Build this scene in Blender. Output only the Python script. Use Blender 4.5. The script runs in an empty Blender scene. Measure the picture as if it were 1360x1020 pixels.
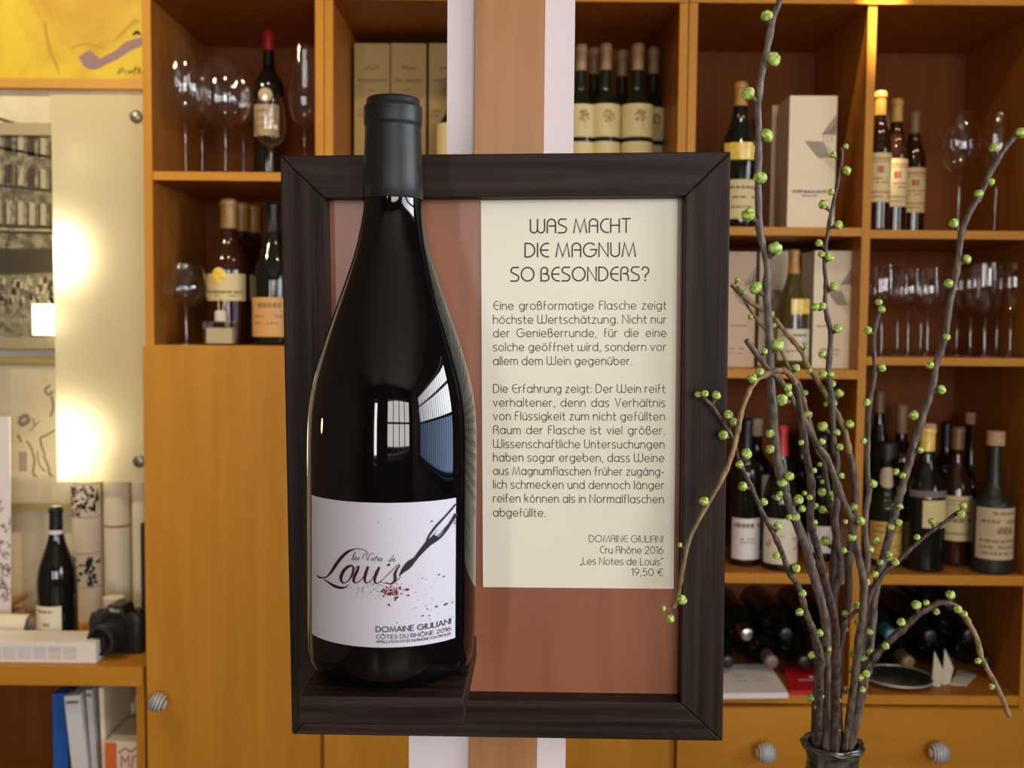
import bpy, math, random
from mathutils import Vector, Matrix

random.seed(7)
scene = bpy.context.scene
COL = scene.collection

# ------------------------------------------------------------------ camera
F_PX = 1400.0
CAM = Vector((0.0, 0.0, 1.35))
PITCH, ROLL = math.radians(3.5), 0.0095
_F = Vector((0, math.cos(PITCH), -math.sin(PITCH)))
_R0 = Vector((1, 0, 0))
_U0 = Vector((0, math.sin(PITCH), math.cos(PITCH)))
_R = _R0 * math.cos(ROLL) + _U0 * math.sin(ROLL)
_U = _U0 * math.cos(ROLL) - _R0 * math.sin(ROLL)
cam_data = bpy.data.cameras.new('camera')
cam = bpy.data.objects.new('camera', cam_data)
COL.objects.link(cam)
m = Matrix.Identity(4)
for i in range(3):
    m[i][0], m[i][1], m[i][2], m[i][3] = _R[i], _U[i], -_F[i], CAM[i]
cam.matrix_world = m
cam_data.sensor_fit = 'HORIZONTAL'
cam_data.sensor_width = 36.0
cam_data.lens = 36.0 * F_PX / 1360.0
cam_data.clip_start = 0.02
cam_data.dof.use_dof = True
cam_data.dof.focus_distance = 0.71
cam_data.dof.aperture_fstop = 13.0
scene.camera = cam

# ------------------------------------------------------------------ world, exposure, lights
scene.view_settings.view_transform = 'Standard'
scene.view_settings.look = 'None'
scene.view_settings.gamma = 1.0
scene.view_settings.use_curve_mapping = False
scene.view_settings.exposure = -0.2
world = bpy.data.worlds.new('room_air')
scene.world = world
world.use_nodes = True
world.node_tree.nodes['Background'].inputs[0].default_value = (1.0, 0.78, 0.55, 1)
world.node_tree.nodes['Background'].inputs[1].default_value = 0.05
cy = scene.cycles
cy.max_bounces = 10
cy.transparent_max_bounces = 24
cy.diffuse_bounces = 4
cy.glossy_bounces = 4
cy.transmission_bounces = 8
cy.caustics_reflective = False
cy.caustics_refractive = False
cy.sample_clamp_indirect = 4.0


def area_light(name, loc, target, sx, sy, power, color, spread=180):
    d = bpy.data.lights.new(name, 'AREA')
    d.shape = 'RECTANGLE'
    d.size, d.size_y = sx, sy
    d.energy, d.color = power, color
    d.spread = math.radians(spread)
    o = bpy.data.objects.new(name, d)
    COL.objects.link(o)
    o.location = loc
    o.rotation_euler = (Vector(target) - Vector(loc)).to_track_quat('-Z', 'Y').to_euler()
    return o


def spot_light(name, loc, target, power, color, angle=80, radius=0.03, blend=0.6):
    d = bpy.data.lights.new(name, 'SPOT')
    d.energy, d.color = power, color
    d.spot_size, d.spot_blend = math.radians(angle), blend
    d.shadow_soft_size = radius
    o = bpy.data.objects.new(name, d)
    COL.objects.link(o)
    o.location = loc
    o.rotation_euler = (Vector(target) - Vector(loc)).to_track_quat('-Z', 'Y').to_euler()
    return o


WARM = (1.0, 0.80, 0.50)
DAY = (0.86, 0.92, 1.0)
# daylight outside the two windows of the room, plus an added left fill
area_light('daylight_side', (2.62, -0.6, 1.88), (0, -0.5, 1.3), 3.1, 0.85, 95, (0.93, 0.96, 1.0), 125)
area_light('daylight_street', (2.62, -0.6, 1.15), (0, -0.6, 1.2), 3.1, 0.55, 16, (0.45, 0.62, 1.0), 125)
area_light('daylight_front', (0.95, -3.35, 1.66), (-.1, 1, 1.25), 2.3, 1.4, 134, (1.0, 0.95, 0.90))
area_light('fill_front_left', (-1.15, -3.35, 1.55), (-.1, 0.7, 1.2), 0.32, 1.4, 34, (0.95, 0.97, 1.0))  # added fill from front left, brightens the left of the magnum label
spot_light('lamp_left', (-2.1, 1.05, 1.22), (0, 0.7, 1.2), 5, WARM, 90, 0.07)
# warm ceiling spots
for x, y, tx, e in ((-1.35, 1.3, -1.05, 13), (-0.35, 1.25, -0.45, 13), (0.5, 1.25, 0.45, 12), (1.35, 1.3, 1.1, 9)):
    spot_light('warm_spot', (x, y, 2.62), (tx, 2.3, 1.42), e, WARM, 88, 0.03)
spot_light('warm_spot', (-1.5, 1.2, 2.62), (-1.05, 2.6, 1.66), 70, WARM, 70, 0.03)  # added fill spot, brightens the left wall and its painting
spot_light('warm_spot', (0.70, 1.88, 2.62), (0.752, 2.2, 1.985), 520, WARM, 8.5, 0.02, 0.9)


# ------------------------------------------------------------------ pixel helpers
def ray(px, py):
    return (_F * F_PX + _R * (px - 680.0) - _U * (py - 510.0))


def P(px, py, Y):
    d = ray(px, py)
    return CAM + d * (Y / d.y)


def zof(px, py, Y):
    return P(px, py, Y).z


def xof(px, Y, py=430):
    return P(px, py, Y).x


def c(r, g, b):
    def f(v):
        v /= 255.0
        return v / 12.92 if v <= 0.04045 else ((v + 0.055) / 1.055) ** 2.4
    return (f(r), f(g), f(b), 1.0)


# ------------------------------------------------------------------ materials
def mat(name, color, rough=0.5, metal=0.0, spec=0.5, coat=0.0, **kw):
    m_ = bpy.data.materials.new(name)
    m_.use_nodes = True
    b = m_.node_tree.nodes['Principled BSDF']
    b.inputs['Base Color'].default_value = color
    b.inputs['Roughness'].default_value = rough
    b.inputs['Metallic'].default_value = metal
    b.inputs['Specular IOR Level'].default_value = spec
    b.inputs['Coat Weight'].default_value = coat
    for k, v in kw.items():
        b.inputs[k.replace('_', ' ')].default_value = v
    return m_


def noise_mat(name, c1, c2, scale=(1, 1, 1), nscale=8, rough=0.5, detail=5, bump=0.0, spec=0.5, coat=0.0, lo=0.35, hi=0.65, coord='Object', dist=0.0):
    m_ = mat(name, c1, rough, 0.0, spec, coat)
    nt = m_.node_tree
    b = nt.nodes['Principled BSDF']
    tc = nt.nodes.new('ShaderNodeTexCoord')
    mp = nt.nodes.new('ShaderNodeMapping')
    mp.inputs['Scale'].default_value = scale
    n = nt.nodes.new('ShaderNodeTexNoise')
    n.inputs['Scale'].default_value = nscale
    n.inputs['Detail'].default_value = detail
    n.inputs['Distortion'].default_value = dist
    r = nt.nodes.new('ShaderNodeValToRGB')
    r.color_ramp.elements[0].position, r.color_ramp.elements[1].position = lo, hi
    r.color_ramp.elements[0].color, r.color_ramp.elements[1].color = c1, c2
    nt.links.new(tc.outputs[coord], mp.inputs[0])
    nt.links.new(mp.outputs[0], n.inputs['Vector'])
    nt.links.new(n.outputs['Fac'], r.inputs[0])
    nt.links.new(r.outputs[0], b.inputs['Base Color'])
    if bump:
        bp = nt.nodes.new('ShaderNodeBump')
        bp.inputs['Strength'].default_value = bump
        bp.inputs['Distance'].default_value = 0.002
        nt.links.new(n.outputs['Fac'], bp.inputs['Height'])
        nt.links.new(bp.outputs[0], b.inputs['Normal'])
    return m_


def thin_glass(name, tint, gloss=1.0, ior=1.5):
    m_ = bpy.data.materials.new(name)
    m_.use_nodes = True
    nt = m_.node_tree
    nt.nodes.clear()
    out = nt.nodes.new('ShaderNodeOutputMaterial')
    tr = nt.nodes.new('ShaderNodeBsdfTransparent')
    tr.inputs[0].default_value = tint
    gl = nt.nodes.new('ShaderNodeBsdfGlossy')
    gl.inputs['Roughness'].default_value = 0.02
    gl.inputs[0].default_value = (gloss, gloss, gloss, 1)
    lw = nt.nodes.new('ShaderNodeLayerWeight')
    lw.inputs[0].default_value = 0.5
    pw = nt.nodes.new('ShaderNodeMath')
    pw.operation = 'POWER'
    pw.inputs[1].default_value = 3.2
    fr = nt.nodes.new('ShaderNodeMath')
    fr.operation = 'MULTIPLY_ADD'
    fr.inputs[1].default_value = 0.85
    fr.inputs[2].default_value = (ior - 1) ** 2 / (ior + 1) ** 2 * 1.6
    nt.links.new(lw.outputs['Facing'], pw.inputs[0])
    nt.links.new(pw.outputs[0], fr.inputs[0])
    mx = nt.nodes.new('ShaderNodeMixShader')
    nt.links.new(fr.outputs[0], mx.inputs[0])
    nt.links.new(tr.outputs[0], mx.inputs[1])
    nt.links.new(gl.outputs[0], mx.inputs[2])
    nt.links.new(mx.outputs[0], out.inputs[0])
    return m_


M = {}
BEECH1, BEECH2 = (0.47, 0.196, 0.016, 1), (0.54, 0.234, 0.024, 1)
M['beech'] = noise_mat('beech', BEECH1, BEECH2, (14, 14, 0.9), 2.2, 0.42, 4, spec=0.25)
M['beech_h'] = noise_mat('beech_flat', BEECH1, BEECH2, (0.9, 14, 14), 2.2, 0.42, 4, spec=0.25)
M['beech_shaded'] = noise_mat('beech_panel_shaded', (0.36, 0.126, 0.018, 1), (0.42, 0.152, 0.024, 1), (14, 14, 0.9), 2.2, 0.42, 4, spec=0.2)  # same beech made redder and darker: interior shade put into the colour
M['beech_in_shaded'] = noise_mat('beech_back_shaded', (0.18, 0.055, 0.016, 1), (0.21, 0.066, 0.020, 1), (14, 14, 0.9), 2.2, 0.6, 4, spec=0.08)  # back boards darkened in colour for the shade inside the compartments
M['wenge_v'] = noise_mat('wenge_upright', (0.008, 0.0045, 0.003, 1), (0.032, 0.019, 0.013, 1), (75, 75, 2.2), 2.0, 0.5, 6, 0.35, spec=0.14)
M['wenge_h'] = noise_mat('wenge_level', (0.008, 0.0045, 0.003, 1), (0.032, 0.019, 0.013, 1), (2.2, 75, 75), 2.0, 0.5, 6, 0.35, spec=0.14)
M['cherry'] = noise_mat('cherry_board', (0.23, 0.070, 0.030, 1), (0.30, 0.100, 0.042, 1), (18, 18, 1.6), 2.0, 0.36, 4, spec=0.6, dist=0.4)
M['post_wood'] = noise_mat('post_wood', (0.31, 0.135, 0.045, 1), (0.38, 0.172, 0.062, 1), (30, 30, 1.0), 2.0, 0.45, 4, spec=0.4)
M['white_paint'] = mat('white_paint', (0.66, 0.58, 0.585, 1), 0.55)
M['wall_paint'] = noise_mat('wall_paint', (0.74, 0.66, 0.48, 1), (0.80, 0.72, 0.53, 1), (1, 1, 1), 30, 0.9, 5, 0.2)
M['wall_dark'] = noise_mat('wall_brown', (0.16, 0.10, 0.06, 1), (0.20, 0.13, 0.08, 1), (1, 1, 1), 6, 0.8)
M['ceiling_paint'] = mat('ceiling_paint', (0.45, 0.40, 0.33, 1), 0.9)
M['floor_wood'] = noise_mat('floor_wood', (0.12, 0.06, 0.03, 1), (0.17, 0.09, 0.05, 1), (1, 12, 1), 3, 0.4)
M['bottle_black'] = mat('bottle_black', (0.0015, 0.0015, 0.002, 1), 0.03, spec=0.5)
M['glass_dark'] = mat('dark_bottle_glass', (0.006, 0.007, 0.005, 1), 0.07, spec=0.6)
M['glass_green'] = mat('green_bottle_glass', (0.010, 0.016, 0.007, 1), 0.10, spec=0.6)
M['glass_olive'] = mat('olive_bottle_glass', (0.075, 0.055, 0.014, 1), 0.10, spec=0.6)
M['glass_matt'] = mat('matt_bottle_glass', (0.020, 0.020, 0.012, 1), 0.38, spec=0.5)
M['glass_amber'] = mat('amber_spirit', (0.030, 0.008, 0.004, 1), 0.06, spec=0.6)
M['capsule_black'] = noise_mat('capsule_black', (0.010, 0.010, 0.0095, 1), (0.015, 0.015, 0.014, 1), (6, 6, 40), 12, 0.42, 3, 0.05, spec=0.28)
M['capsule_dark'] = mat('capsule_dark', (0.014, 0.013, 0.013, 1), 0.35)
M['capsule_gold'] = noise_mat('capsule_gold', (0.40, 0.20, 0.035, 1), (0.50, 0.28, 0.06, 1), (1, 1, 1), 60, 0.35, 3, spec=0.6)
M['foil_gold'] = noise_mat('foil_gold', (0.75, 0.48, 0.08, 1), (0.95, 0.70, 0.15, 1), (1, 1, 1), 90, 0.25, 3, 0.2, spec=0.7)
M['capsule_tan'] = mat('capsule_tan', (0.33, 0.20, 0.09, 1), 0.45)
M['capsule_red'] = mat('capsule_red', (0.42, 0.018, 0.022, 1), 0.32)
M['capsule_brown'] = mat('capsule_wax', (0.20, 0.11, 0.045, 1), 0.4)
M['cork'] = noise_mat('cork', (0.42, 0.25, 0.13, 1), (0.55, 0.36, 0.2, 1), (1, 1, 1), 160, 0.8, 3)
M['label_white'] = mat('label_white', (0.78, 0.73, 0.72, 1), 0.5)
M['roll_paper'] = mat('roll_paper', (0.74, 0.66, 0.54, 1), 0.6)
M['label_lavender'] = mat('label_lavender', (0.50, 0.48, 0.535, 1), 0.5)
M['label_cream'] = mat('label_cream', (0.66, 0.55, 0.27, 1), 0.6)
M['label_pale'] = mat('label_pale', (0.72, 0.65, 0.50, 1), 0.6)
M['label_yellow'] = mat('label_yellow', (0.62, 0.40, 0.09, 1), 0.6)
M['label_orange'] = mat('label_orange', (0.64, 0.34, 0.12, 1), 0.6)
M['label_old'] = noise_mat('label_old', (0.52, 0.40, 0.25, 1), (0.60, 0.48, 0.30, 1), (1, 1, 1), 40, 0.7)
M['ink_grey'] = mat('ink_grey', (0.20, 0.17, 0.14, 1), 0.6, spec=0.15)
M['ink_brown'] = mat('ink_brown', (0.28, 0.17, 0.07, 1), 0.6)
M['ink_red'] = mat('ink_red', (0.45, 0.06, 0.04, 1), 0.6)
M['ink_pink'] = mat('ink_pink', (0.55, 0.26, 0.28, 1), 0.6)
M['ink_black'] = mat('ink_black', (0.018, 0.018, 0.020, 1), 0.5, spec=0.15)
M['ink_wine'] = mat('ink_wine', (0.050, 0.006, 0.010, 1), 0.5, spec=0.15)
M['ink_blood'] = mat('ink_blood', (0.16, 0.015, 0.015, 1), 0.5, spec=0.15)
M['ink_print'] = mat('printed_ink', (0.035, 0.029, 0.024, 1), 0.3, spec=0.15)
M['paper_cream'] = noise_mat('paper_cream', (0.76, 0.72, 0.56, 1), (0.785, 0.745, 0.585, 1), (1, 1, 1), 9, 0.42, 3, spec=0.45)
M['carton'] = mat('carton_cream', (0.46, 0.31, 0.10, 1), 0.6)
M['carton_white'] = mat('carton_white', (0.82, 0.70, 0.50, 1), 0.5)
M['carton_tan'] = mat('carton_tan', (0.60, 0.44, 0.29, 1), 0.55)
M['clear'] = thin_glass('wine_glass_crystal', (0.965, 0.96, 0.95, 1), 1.0, 1.52)
M['clear_stem'] = thin_glass('wine_glass_stem', (0.86, 0.83, 0.79, 1), 1.0, 1.7)
M['clear_bottle'] = thin_glass('clear_bottle_glass', (0.93, 0.91, 0.86, 1), 1.0, 1.6)
M['steel'] = mat('brushed_steel', (0.55, 0.54, 0.52, 1), 0.25, 1.0)
M['steel_dark'] = mat('standoff_steel', (0.30, 0.28, 0.24, 1), 0.4, 0.8)
M['black_plastic'] = mat('black_plastic', (0.012, 0.012, 0.013, 1), 0.45)
M['black_rubber'] = mat('black_rubber', (0.010, 0.010, 0.011, 1), 0.75)
M['white_ink'] = mat('white_ink', (0.75, 0.74, 0.72, 1), 0.5)
M['bark'] = noise_mat('bark', (0.030, 0.019, 0.013, 1), (0.135, 0.094, 0.060, 1), (1, 1, 0.35), 260, 0.6, 5, 0.5, spec=0.4)
M['bark_grey'] = noise_mat('bark_grey', (0.040, 0.030, 0.021, 1), (0.155, 0.118, 0.084, 1), (1, 1, 0.35), 260, 0.5, 5, 0.5, spec=0.45)
M['bark_red'] = noise_mat('bark_red', (0.022, 0.012, 0.009, 1), (0.100, 0.060, 0.043, 1), (1, 1, 0.35), 260, 0.55, 5, 0.5, spec=0.4)
M['bark_yellow'] = noise_mat('bark_yellow', (0.085, 0.050, 0.016, 1), (0.27, 0.175, 0.060, 1), (1, 1, 0.35), 240, 0.6, 5, 0.5, spec=0.4)
M['bud_green'] = noise_mat('bud_green', (0.12, 0.22, 0.022, 1), (0.54, 0.67, 0.14, 1), (1, 1, 1), 330, 0.5, 3, 0.4, coord='Generated')
M['bud_green'].node_tree.nodes['Noise Texture'].inputs['Scale'].default_value = 3.4
M['bud_scale'] = noise_mat('bud_scale', (0.07, 0.035, 0.02, 1), (0.16, 0.09, 0.04, 1), (1, 1, 1), 200, 0.7)
M['vase_glass'] = noise_mat('vase_glaze', (0.012, 0.012, 0.009, 1), (0.075, 0.068, 0.05, 1), (1, 1, 2), 70, 0.14, 5, 0.5, spec=0.7)


def stripes(name, c1, c2, scale, rough=0.3, rot=(0, 0, 0)):
    m_ = mat(name, c1, rough)
    nt = m_.node_tree
    b = nt.nodes['Principled BSDF']
    tc = nt.nodes.new('ShaderNodeTexCoord')
    mp = nt.nodes.new('ShaderNodeMapping')
    mp.inputs['Rotation'].default_value = rot
    w = nt.nodes.new('ShaderNodeTexWave')
    w.inputs['Scale'].default_value = scale
    r = nt.nodes.new('ShaderNodeValToRGB')
    r.color_ramp.elements[0].position, r.color_ramp.elements[1].position = 0.40, 0.60
    r.color_ramp.elements[0].color, r.color_ramp.elements[1].color = c1, c2
    nt.links.new(tc.outputs['Object'], mp.inputs[0])
    nt.links.new(mp.outputs[0], w.inputs['Vector'])
    nt.links.new(w.outputs['Color'], r.inputs[0])
    nt.links.new(r.outputs[0], b.inputs['Base Color'])
    return m_


M['knob_stripe'] = stripes('knob_stripe', (0.03, 0.03, 0.035, 1), (0.80, 0.79, 0.80, 1), 55, 0.3)
M['knob_stripe_slant'] = stripes('knob_stripe_slant', (0.015, 0.015, 0.017, 1), (0.70, 0.68, 0.64, 1), 45, 0.3, (0, math.radians(-20), 0))

# frosted panel: passes some of the lamp light behind it
fp = bpy.data.materials.new('frosted_acrylic')
fp.use_nodes = True
nt = fp.node_tree
nt.nodes.clear()
o_ = nt.nodes.new('ShaderNodeOutputMaterial')
dfs = nt.nodes.new('ShaderNodeBsdfDiffuse')
dfs.inputs[0].default_value = (0.86, 0.80, 0.56, 1)
trl = nt.nodes.new('ShaderNodeBsdfTranslucent')
trl.inputs[0].default_value = (0.95, 0.90, 0.72, 1)
gls = nt.nodes.new('ShaderNodeBsdfGlossy')
gls.inputs['Roughness'].default_value = 0.22
mx1 = nt.nodes.new('ShaderNodeMixShader')
mx1.inputs[0].default_value = 0.45
mx2 = nt.nodes.new('ShaderNodeMixShader')
mx2.inputs[0].default_value = 0.05
nt.links.new(dfs.outputs[0], mx1.inputs[1])
nt.links.new(trl.outputs[0], mx1.inputs[2])
nt.links.new(mx1.outputs[0], mx2.inputs[1])
nt.links.new(gls.outputs[0], mx2.inputs[2])
nt.links.new(mx2.outputs[0], o_.inputs[0])
M['frosted'] = fp


# ------------------------------------------------------------------ mesh helpers
class MB:
    def __init__(self):
        self.v, self.f, self.mi, self.cur = [], [], [], 0

    def face(self, *idx):
        self.f.append(tuple(idx))
        self.mi.append(self.cur)

    def add(self, p):
        self.v.append((p[0], p[1], p[2]))
        return len(self.v) - 1

    def box(self, x0, x1, y0, y1, z0, z1):
        b = len(self.v)
        for z in (z0, z1):
            for x, y in ((x0, y0), (x1, y0), (x1, y1), (x0, y1)):
                self.v.append((x, y, z))
        for q in ((3, 2, 1, 0), (4, 5, 6, 7), (0, 1, 5, 4), (1, 2, 6, 5), (2, 3, 7, 6), (3, 0, 4, 7)):
            self.face(*[b + i for i in q])
        return self

    def lathe(self, prof, seg=32, cx=0, cy_=0, cz=0, axis='z'):
        rings = []
        for r, z in prof:
            ring = []
            if r <= 1e-6:
                ring = [self.add(self._ax(0, 0, z, cx, cy_, cz, axis))]
            else:
                for k in range(seg):
                    a = 2 * math.pi * k / seg
                    ring.append(self.add(self._ax(r * math.cos(a), r * math.sin(a), z, cx, cy_, cz, axis)))
            rings.append(ring)
        for a, b in zip(rings, rings[1:]):
            for k in range(seg):
                k2 = (k + 1) % seg
                if len(a) == 1 and len(b) == 1:
                    continue
                if len(a) == 1:
                    self.face(a[0], b[k2], b[k])
                elif len(b) == 1:
                    self.face(a[k], a[k2], b[0])
                else:
                    self.face(a[k], a[k2], b[k2], b[k])
        return self

    @staticmethod
    def _ax(x, y, z, cx, cy_, cz, axis):
        if axis == 'z':
            return (cx + x, cy_ + y, cz + z)
        if axis == 'y-':      # profile axis runs towards the viewer
            return (cx + x, cy_ - z, cz + y)
        return (cx + z, cy_ + x, cz + y)

    def tube(self, pts, rad, seg=8, caps=True):
        pts = [Vector(p) for p in pts]
        n = len(pts)
        if not hasattr(rad, '__len__'):
            rad = [rad] * n
        up = Vector((0.13, 1, 0.07)).normalized()
        prev = None
        rings = []
        for i in range(n):
            t = (pts[min(i + 1, n - 1)] - pts[max(i - 1, 0)]).normalized()
            s = (prev - t * prev.dot(t)).normalized() if prev is not None else t.cross(up).normalized()
            prev = s
            u = t.cross(s)
            rings.append([self.add(pts[i] + (s * math.cos(2 * math.pi * k / seg) + u * math.sin(2 * math.pi * k / seg)) * rad[i]) for k in range(seg)])
        for a, b in zip(rings, rings[1:]):
            for k in range(seg):
                k2 = (k + 1) % seg
                self.face(a[k], a[k2], b[k2], b[k])
        if caps:
            self.face(*reversed(rings[0]))
            self.face(*rings[-1])
        return self

    def prism(self, poly, y0, y1):
        """poly in x,z (counter-clockwise seen from the viewer), from y0 (front) to y1 (back)"""
        n = len(poly)
        b = len(self.v)
        for x, z in poly:
            self.v.append((x, y0, z))
        for x, z in poly:
            self.v.append((x, y1, z))
        self.face(*[b + i for i in range(n)])
        self.face(*[b + n + i for i in reversed(range(n))])
        for i in range(n):
            j = (i + 1) % n
            self.face(b + i, b + n + i, b + n + j, b + j)
        return self


def link_mesh(name, mb, mats, parent=None, smooth=False, bevel=0.0, loc=None):
    me = bpy.data.meshes.new(name)
    me.from_pydata(mb.v, [], mb.f)
    if not isinstance(mats, (list, tuple)):
        mats = [mats]
    for m_ in mats:
        me.materials.append(m_)
    if len(mats) > 1:
        me.polygons.foreach_set('material_index', mb.mi)
    me.update()
    if smooth:
        me.polygons.foreach_set('use_smooth', [True] * len(me.polygons))
        me.set_sharp_from_angle(angle=math.radians(75 if name == 'bud' else 48))
    o = bpy.data.objects.new(name, me)
    COL.objects.link(o)
    if parent is not None:
        o.parent = parent
    if loc is not None:
        o.location = loc
    if bevel:
        bm_ = o.modifiers.new('bevel', 'BEVEL')
        bm_.width = bevel
        bm_.segments = 2
        bm_.limit_method = 'ANGLE'
    return o


def thing(name, label, cat, loc=(0, 0, 0), group=None, rotz=0.0, rot=None):
    o = bpy.data.objects.new(name, None)
    COL.objects.link(o)
    o.empty_display_size = 0.05
    o.location = loc
    o.rotation_euler = rot if rot else (0, 0, rotz)
    tag(o, label, cat, group)
    return o


def tag(o, label, cat, group=None):
    o['label'] = label
    o['category'] = cat
    if group:
        o['group'] = group
    return o


def struct(name, mb, mat_, **k):
    o = link_mesh(name, mb, mat_, **k)
    o['kind'] = 'structure'
    return o


# ------------------------------------------------------------------ stroke lettering
def arc(cx, cy_, rx, ry, a0, a1, n=12):
    return [(cx + rx * math.cos(math.radians(a0 + (a1 - a0) * i / n)), cy_ + ry * math.sin(math.radians(a0 + (a1 - a0) * i / n))) for i in range(n + 1)]


XH = 0.66
RX, RY = 0.29, 0.33


def ring_(cx=RX, cy_=RY, rx=RX, ry=RY):
    return arc(cx, cy_, rx, ry, 0, 360, 20)


def dot(x, y):
    return [(x, y - 0.035), (x, y + 0.035)]


GL = {}


def g(ch, adv, *strokes):
    GL[ch] = (adv, list(strokes))


g(' ', 0.34)
# small letters
g('a', 0.58, ring_(), [(0.58, XH), (0.58, 0)])
g('b', 0.58, ring_(), [(0, 1), (0, RY)])
g('c', 0.42, arc(RX, RY, RX, RY, 55, 305))
g('d', 0.58, ring_(), [(0.58, 1), (0.58, 0.0)])
g('e', 0.57, [(0.0, 0.29), (0.57, 0.36)] + arc(RX, RY, RX, RY, 6, 325, 18))
g('f', 0.30, [(0.08, 0), (0.08, 0.78)] + arc(0.28, 0.78, 0.20, 0.22, 180, 95, 6), [(0.08, 0.56), (0.28, 0.56)])
g('g', 0.58, ring_(), [(0.58, XH), (0.58, 0.0)] + arc(0.30, 0.0, 0.28, 0.24, 0, -130, 9))
g('h', 0.50, [(0, 1), (0, 0)], [(0, 0.40)] + arc(0.25, 0.40, 0.25, 0.26, 180, 0, 10) + [(0.50, 0)])
g('i', 0.0, [(0, XH), (0, 0)], dot(0, 0.88))
g('k', 0.44, [(0, 1), (0, 0)], [(0.40, XH), (0.02, 0.30)], [(0.16, 0.40), (0.44, 0)])
g('l', 0.0, [(0, 1), (0, 0)])
g('m', 0.84, [(0, XH), (0, 0)], [(0, 0.42)] + arc(0.21, 0.44, 0.21, 0.22, 180, 0, 9) + [(0.42, 0)], arc(0.63, 0.44, 0.21, 0.22, 180, 0, 9) + [(0.84, 0)])
g('n', 0.50, [(0, XH), (0, 0)], [(0, 0.40)] + arc(0.25, 0.40, 0.25, 0.26, 180, 0, 10) + [(0.50, 0)])
g('o', 0.58, ring_())
g('p', 0.58, ring_(), [(0, XH), (0, -0.26)])
g('r', 0.26, [(0, XH), (0, 0)], [(0, 0.40)] + arc(0.24, 0.42, 0.24, 0.24, 180, 85, 6))
g('s', 0.40, [(0.38, 0.66), (0.16, 0.66)] + arc(0.16, 0.50, 0.16, 0.16, 90, 215, 8) + arc(0.23, 0.16, 0.17, 0.16, 40, -90, 8) + [(0.0, 0.0)])
g('t', 0.30, [(0.10, 0.90), (0.10, 0.18)] + arc(0.26, 0.18, 0.16, 0.18, 180, 270, 5) + [(0.32, 0.0)], [(0.0, 0.60), (0.30, 0.60)])
g('u', 0.50, [(0, XH), (0, 0.26)] + arc(0.25, 0.26, 0.25, 0.26, 180, 360, 10) + [(0.50, XH)], [(0.50, XH), (0.50, 0)])
g('v', 0.48, [(0, XH), (0.24, 0), (0.48, XH)])
g('w', 0.80, [(0, XH), (0, 0.20)] + arc(0.20, 0.20, 0.20, 0.20, 180, 360, 9) + [(0.40, XH)], [(0.40, 0.20)] + arc(0.60, 0.20, 0.20, 0.20, 180, 360, 9) + [(0.80, XH)])
g('z', 0.42, [(0.02, XH), (0.40, XH), (0.0, 0.0), (0.42, 0.0)])
g('\u00df', 0.52, [(0.04, 0), (0.04, 0.74)] + arc(0.24, 0.76, 0.20, 0.22, 180, 0, 9) + arc(0.28, 0.72, 0.16, 0.18, 0, -80, 4) + [(0.18, 0.54)] + arc(0.28, 0.27, 0.24, 0.27, 80, -90, 9) + [(0.14, 0)], [(-0.06, 0.56), (0.10, 0.56)])
for base, um in (('a', '\u00e4'), ('o', '\u00f6'), ('u', '\u00fc')):
    w_ = GL[base][0]
    g(um, w_, *(GL[base][1] + [dot(w_ / 2 - 0.10, 0.86), dot(w_ / 2 + 0.10, 0.86)]))
g('\u00f4', 0.58, *(GL['o'][1] + [[(0.17, 0.80), (0.29, 0.94), (0.41, 0.80)]]))
# capitals
g('A', 0.60, [(0, 0), (0, 0.66)] + arc(0.30, 0.68, 0.30, 0.32, 180, 0, 12) + [(0.60, 0)], [(0.14, 0.50), (0.60, 0.50)])
g('B', 0.60, [(0, 0), (0, 0.72)] + arc(0.25, 0.75, 0.25, 0.25, 180, 0, 10) + arc(0.27, 0.75, 0.23, 0.23, 0, -90, 5) + [(0.16, 0.52)], arc(0.32, 0.26, 0.28, 0.26, 90, -90, 10) + [(0.10, 0)])
g('C', 0.56, arc(0.50, 0.5, 0.48, 0.5, 80, 280, 14))
g('D', 0.68, [(0, 0), (0, 1)], [(0, 1), (0.20, 1)] + arc(0.20, 0.5, 0.48, 0.5, 90, -90, 14) + [(0.06, 0)])
g('E', 0.58, arc(0.50, 0.5, 0.48, 0.5, 80, 280, 14), [(0.02, 0.5), (0.56, 0.5)])
g('F', 0.42, [(0.0, 0), (0.0, 0.78)] + arc(0.22, 0.78, 0.22, 0.22, 180, 90, 6) + [(0.42, 1)], [(0.02, 0.55), (0.34, 0.55)])
g('G', 0.90, arc(0.46, 0.5, 0.46, 0.5, 48, 348, 18) + [(0.92, 0.52), (0.50, 0.52)])
g('H', 0.62, [(0, 0), (0, 1)], [(0.62, 0), (0.62, 1)], [(0, 0.52), (0.62, 0.52)])
g('I', 0.0, [(0, 0), (0, 1)])
g('L', 0.42, [(0, 1), (0, 0.0), (0.42, 0.0)])
g('M', 0.94, [(0, 0), (0.16, 1), (0.47, 0.02), (0.78, 1), (0.94, 0)])
g('N', 0.64, [(0, 0), (0, 1), (0.64, 0), (0.64, 1)])
g('O', 0.96, ring_(0.48, 0.5, 0.48, 0.5))
g('R', 0.58, [(0, 0), (0, 0.72)] + arc(0.27, 0.74, 0.27, 0.26, 180, 0, 10) + arc(0.30, 0.74, 0.24, 0.22, 0, -90, 5) + [(0.16, 0.52)], [(0.34, 0.52)] + arc(0.34, 0.30, 0.22, 0.20, 80, 0, 5) + [(0.58, 0)])
g('S', 0.60, [(0.58, 1), (0.24, 1)] + arc(0.24, 0.77, 0.22, 0.23, 90, 215, 8) + arc(0.36, 0.24, 0.24, 0.24, 45, -90, 9) + [(0.0, 0)])
g('T', 0.60, [(0, 1), (0.60, 1)], [(0.30, 1), (0.30, 0)])
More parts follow.
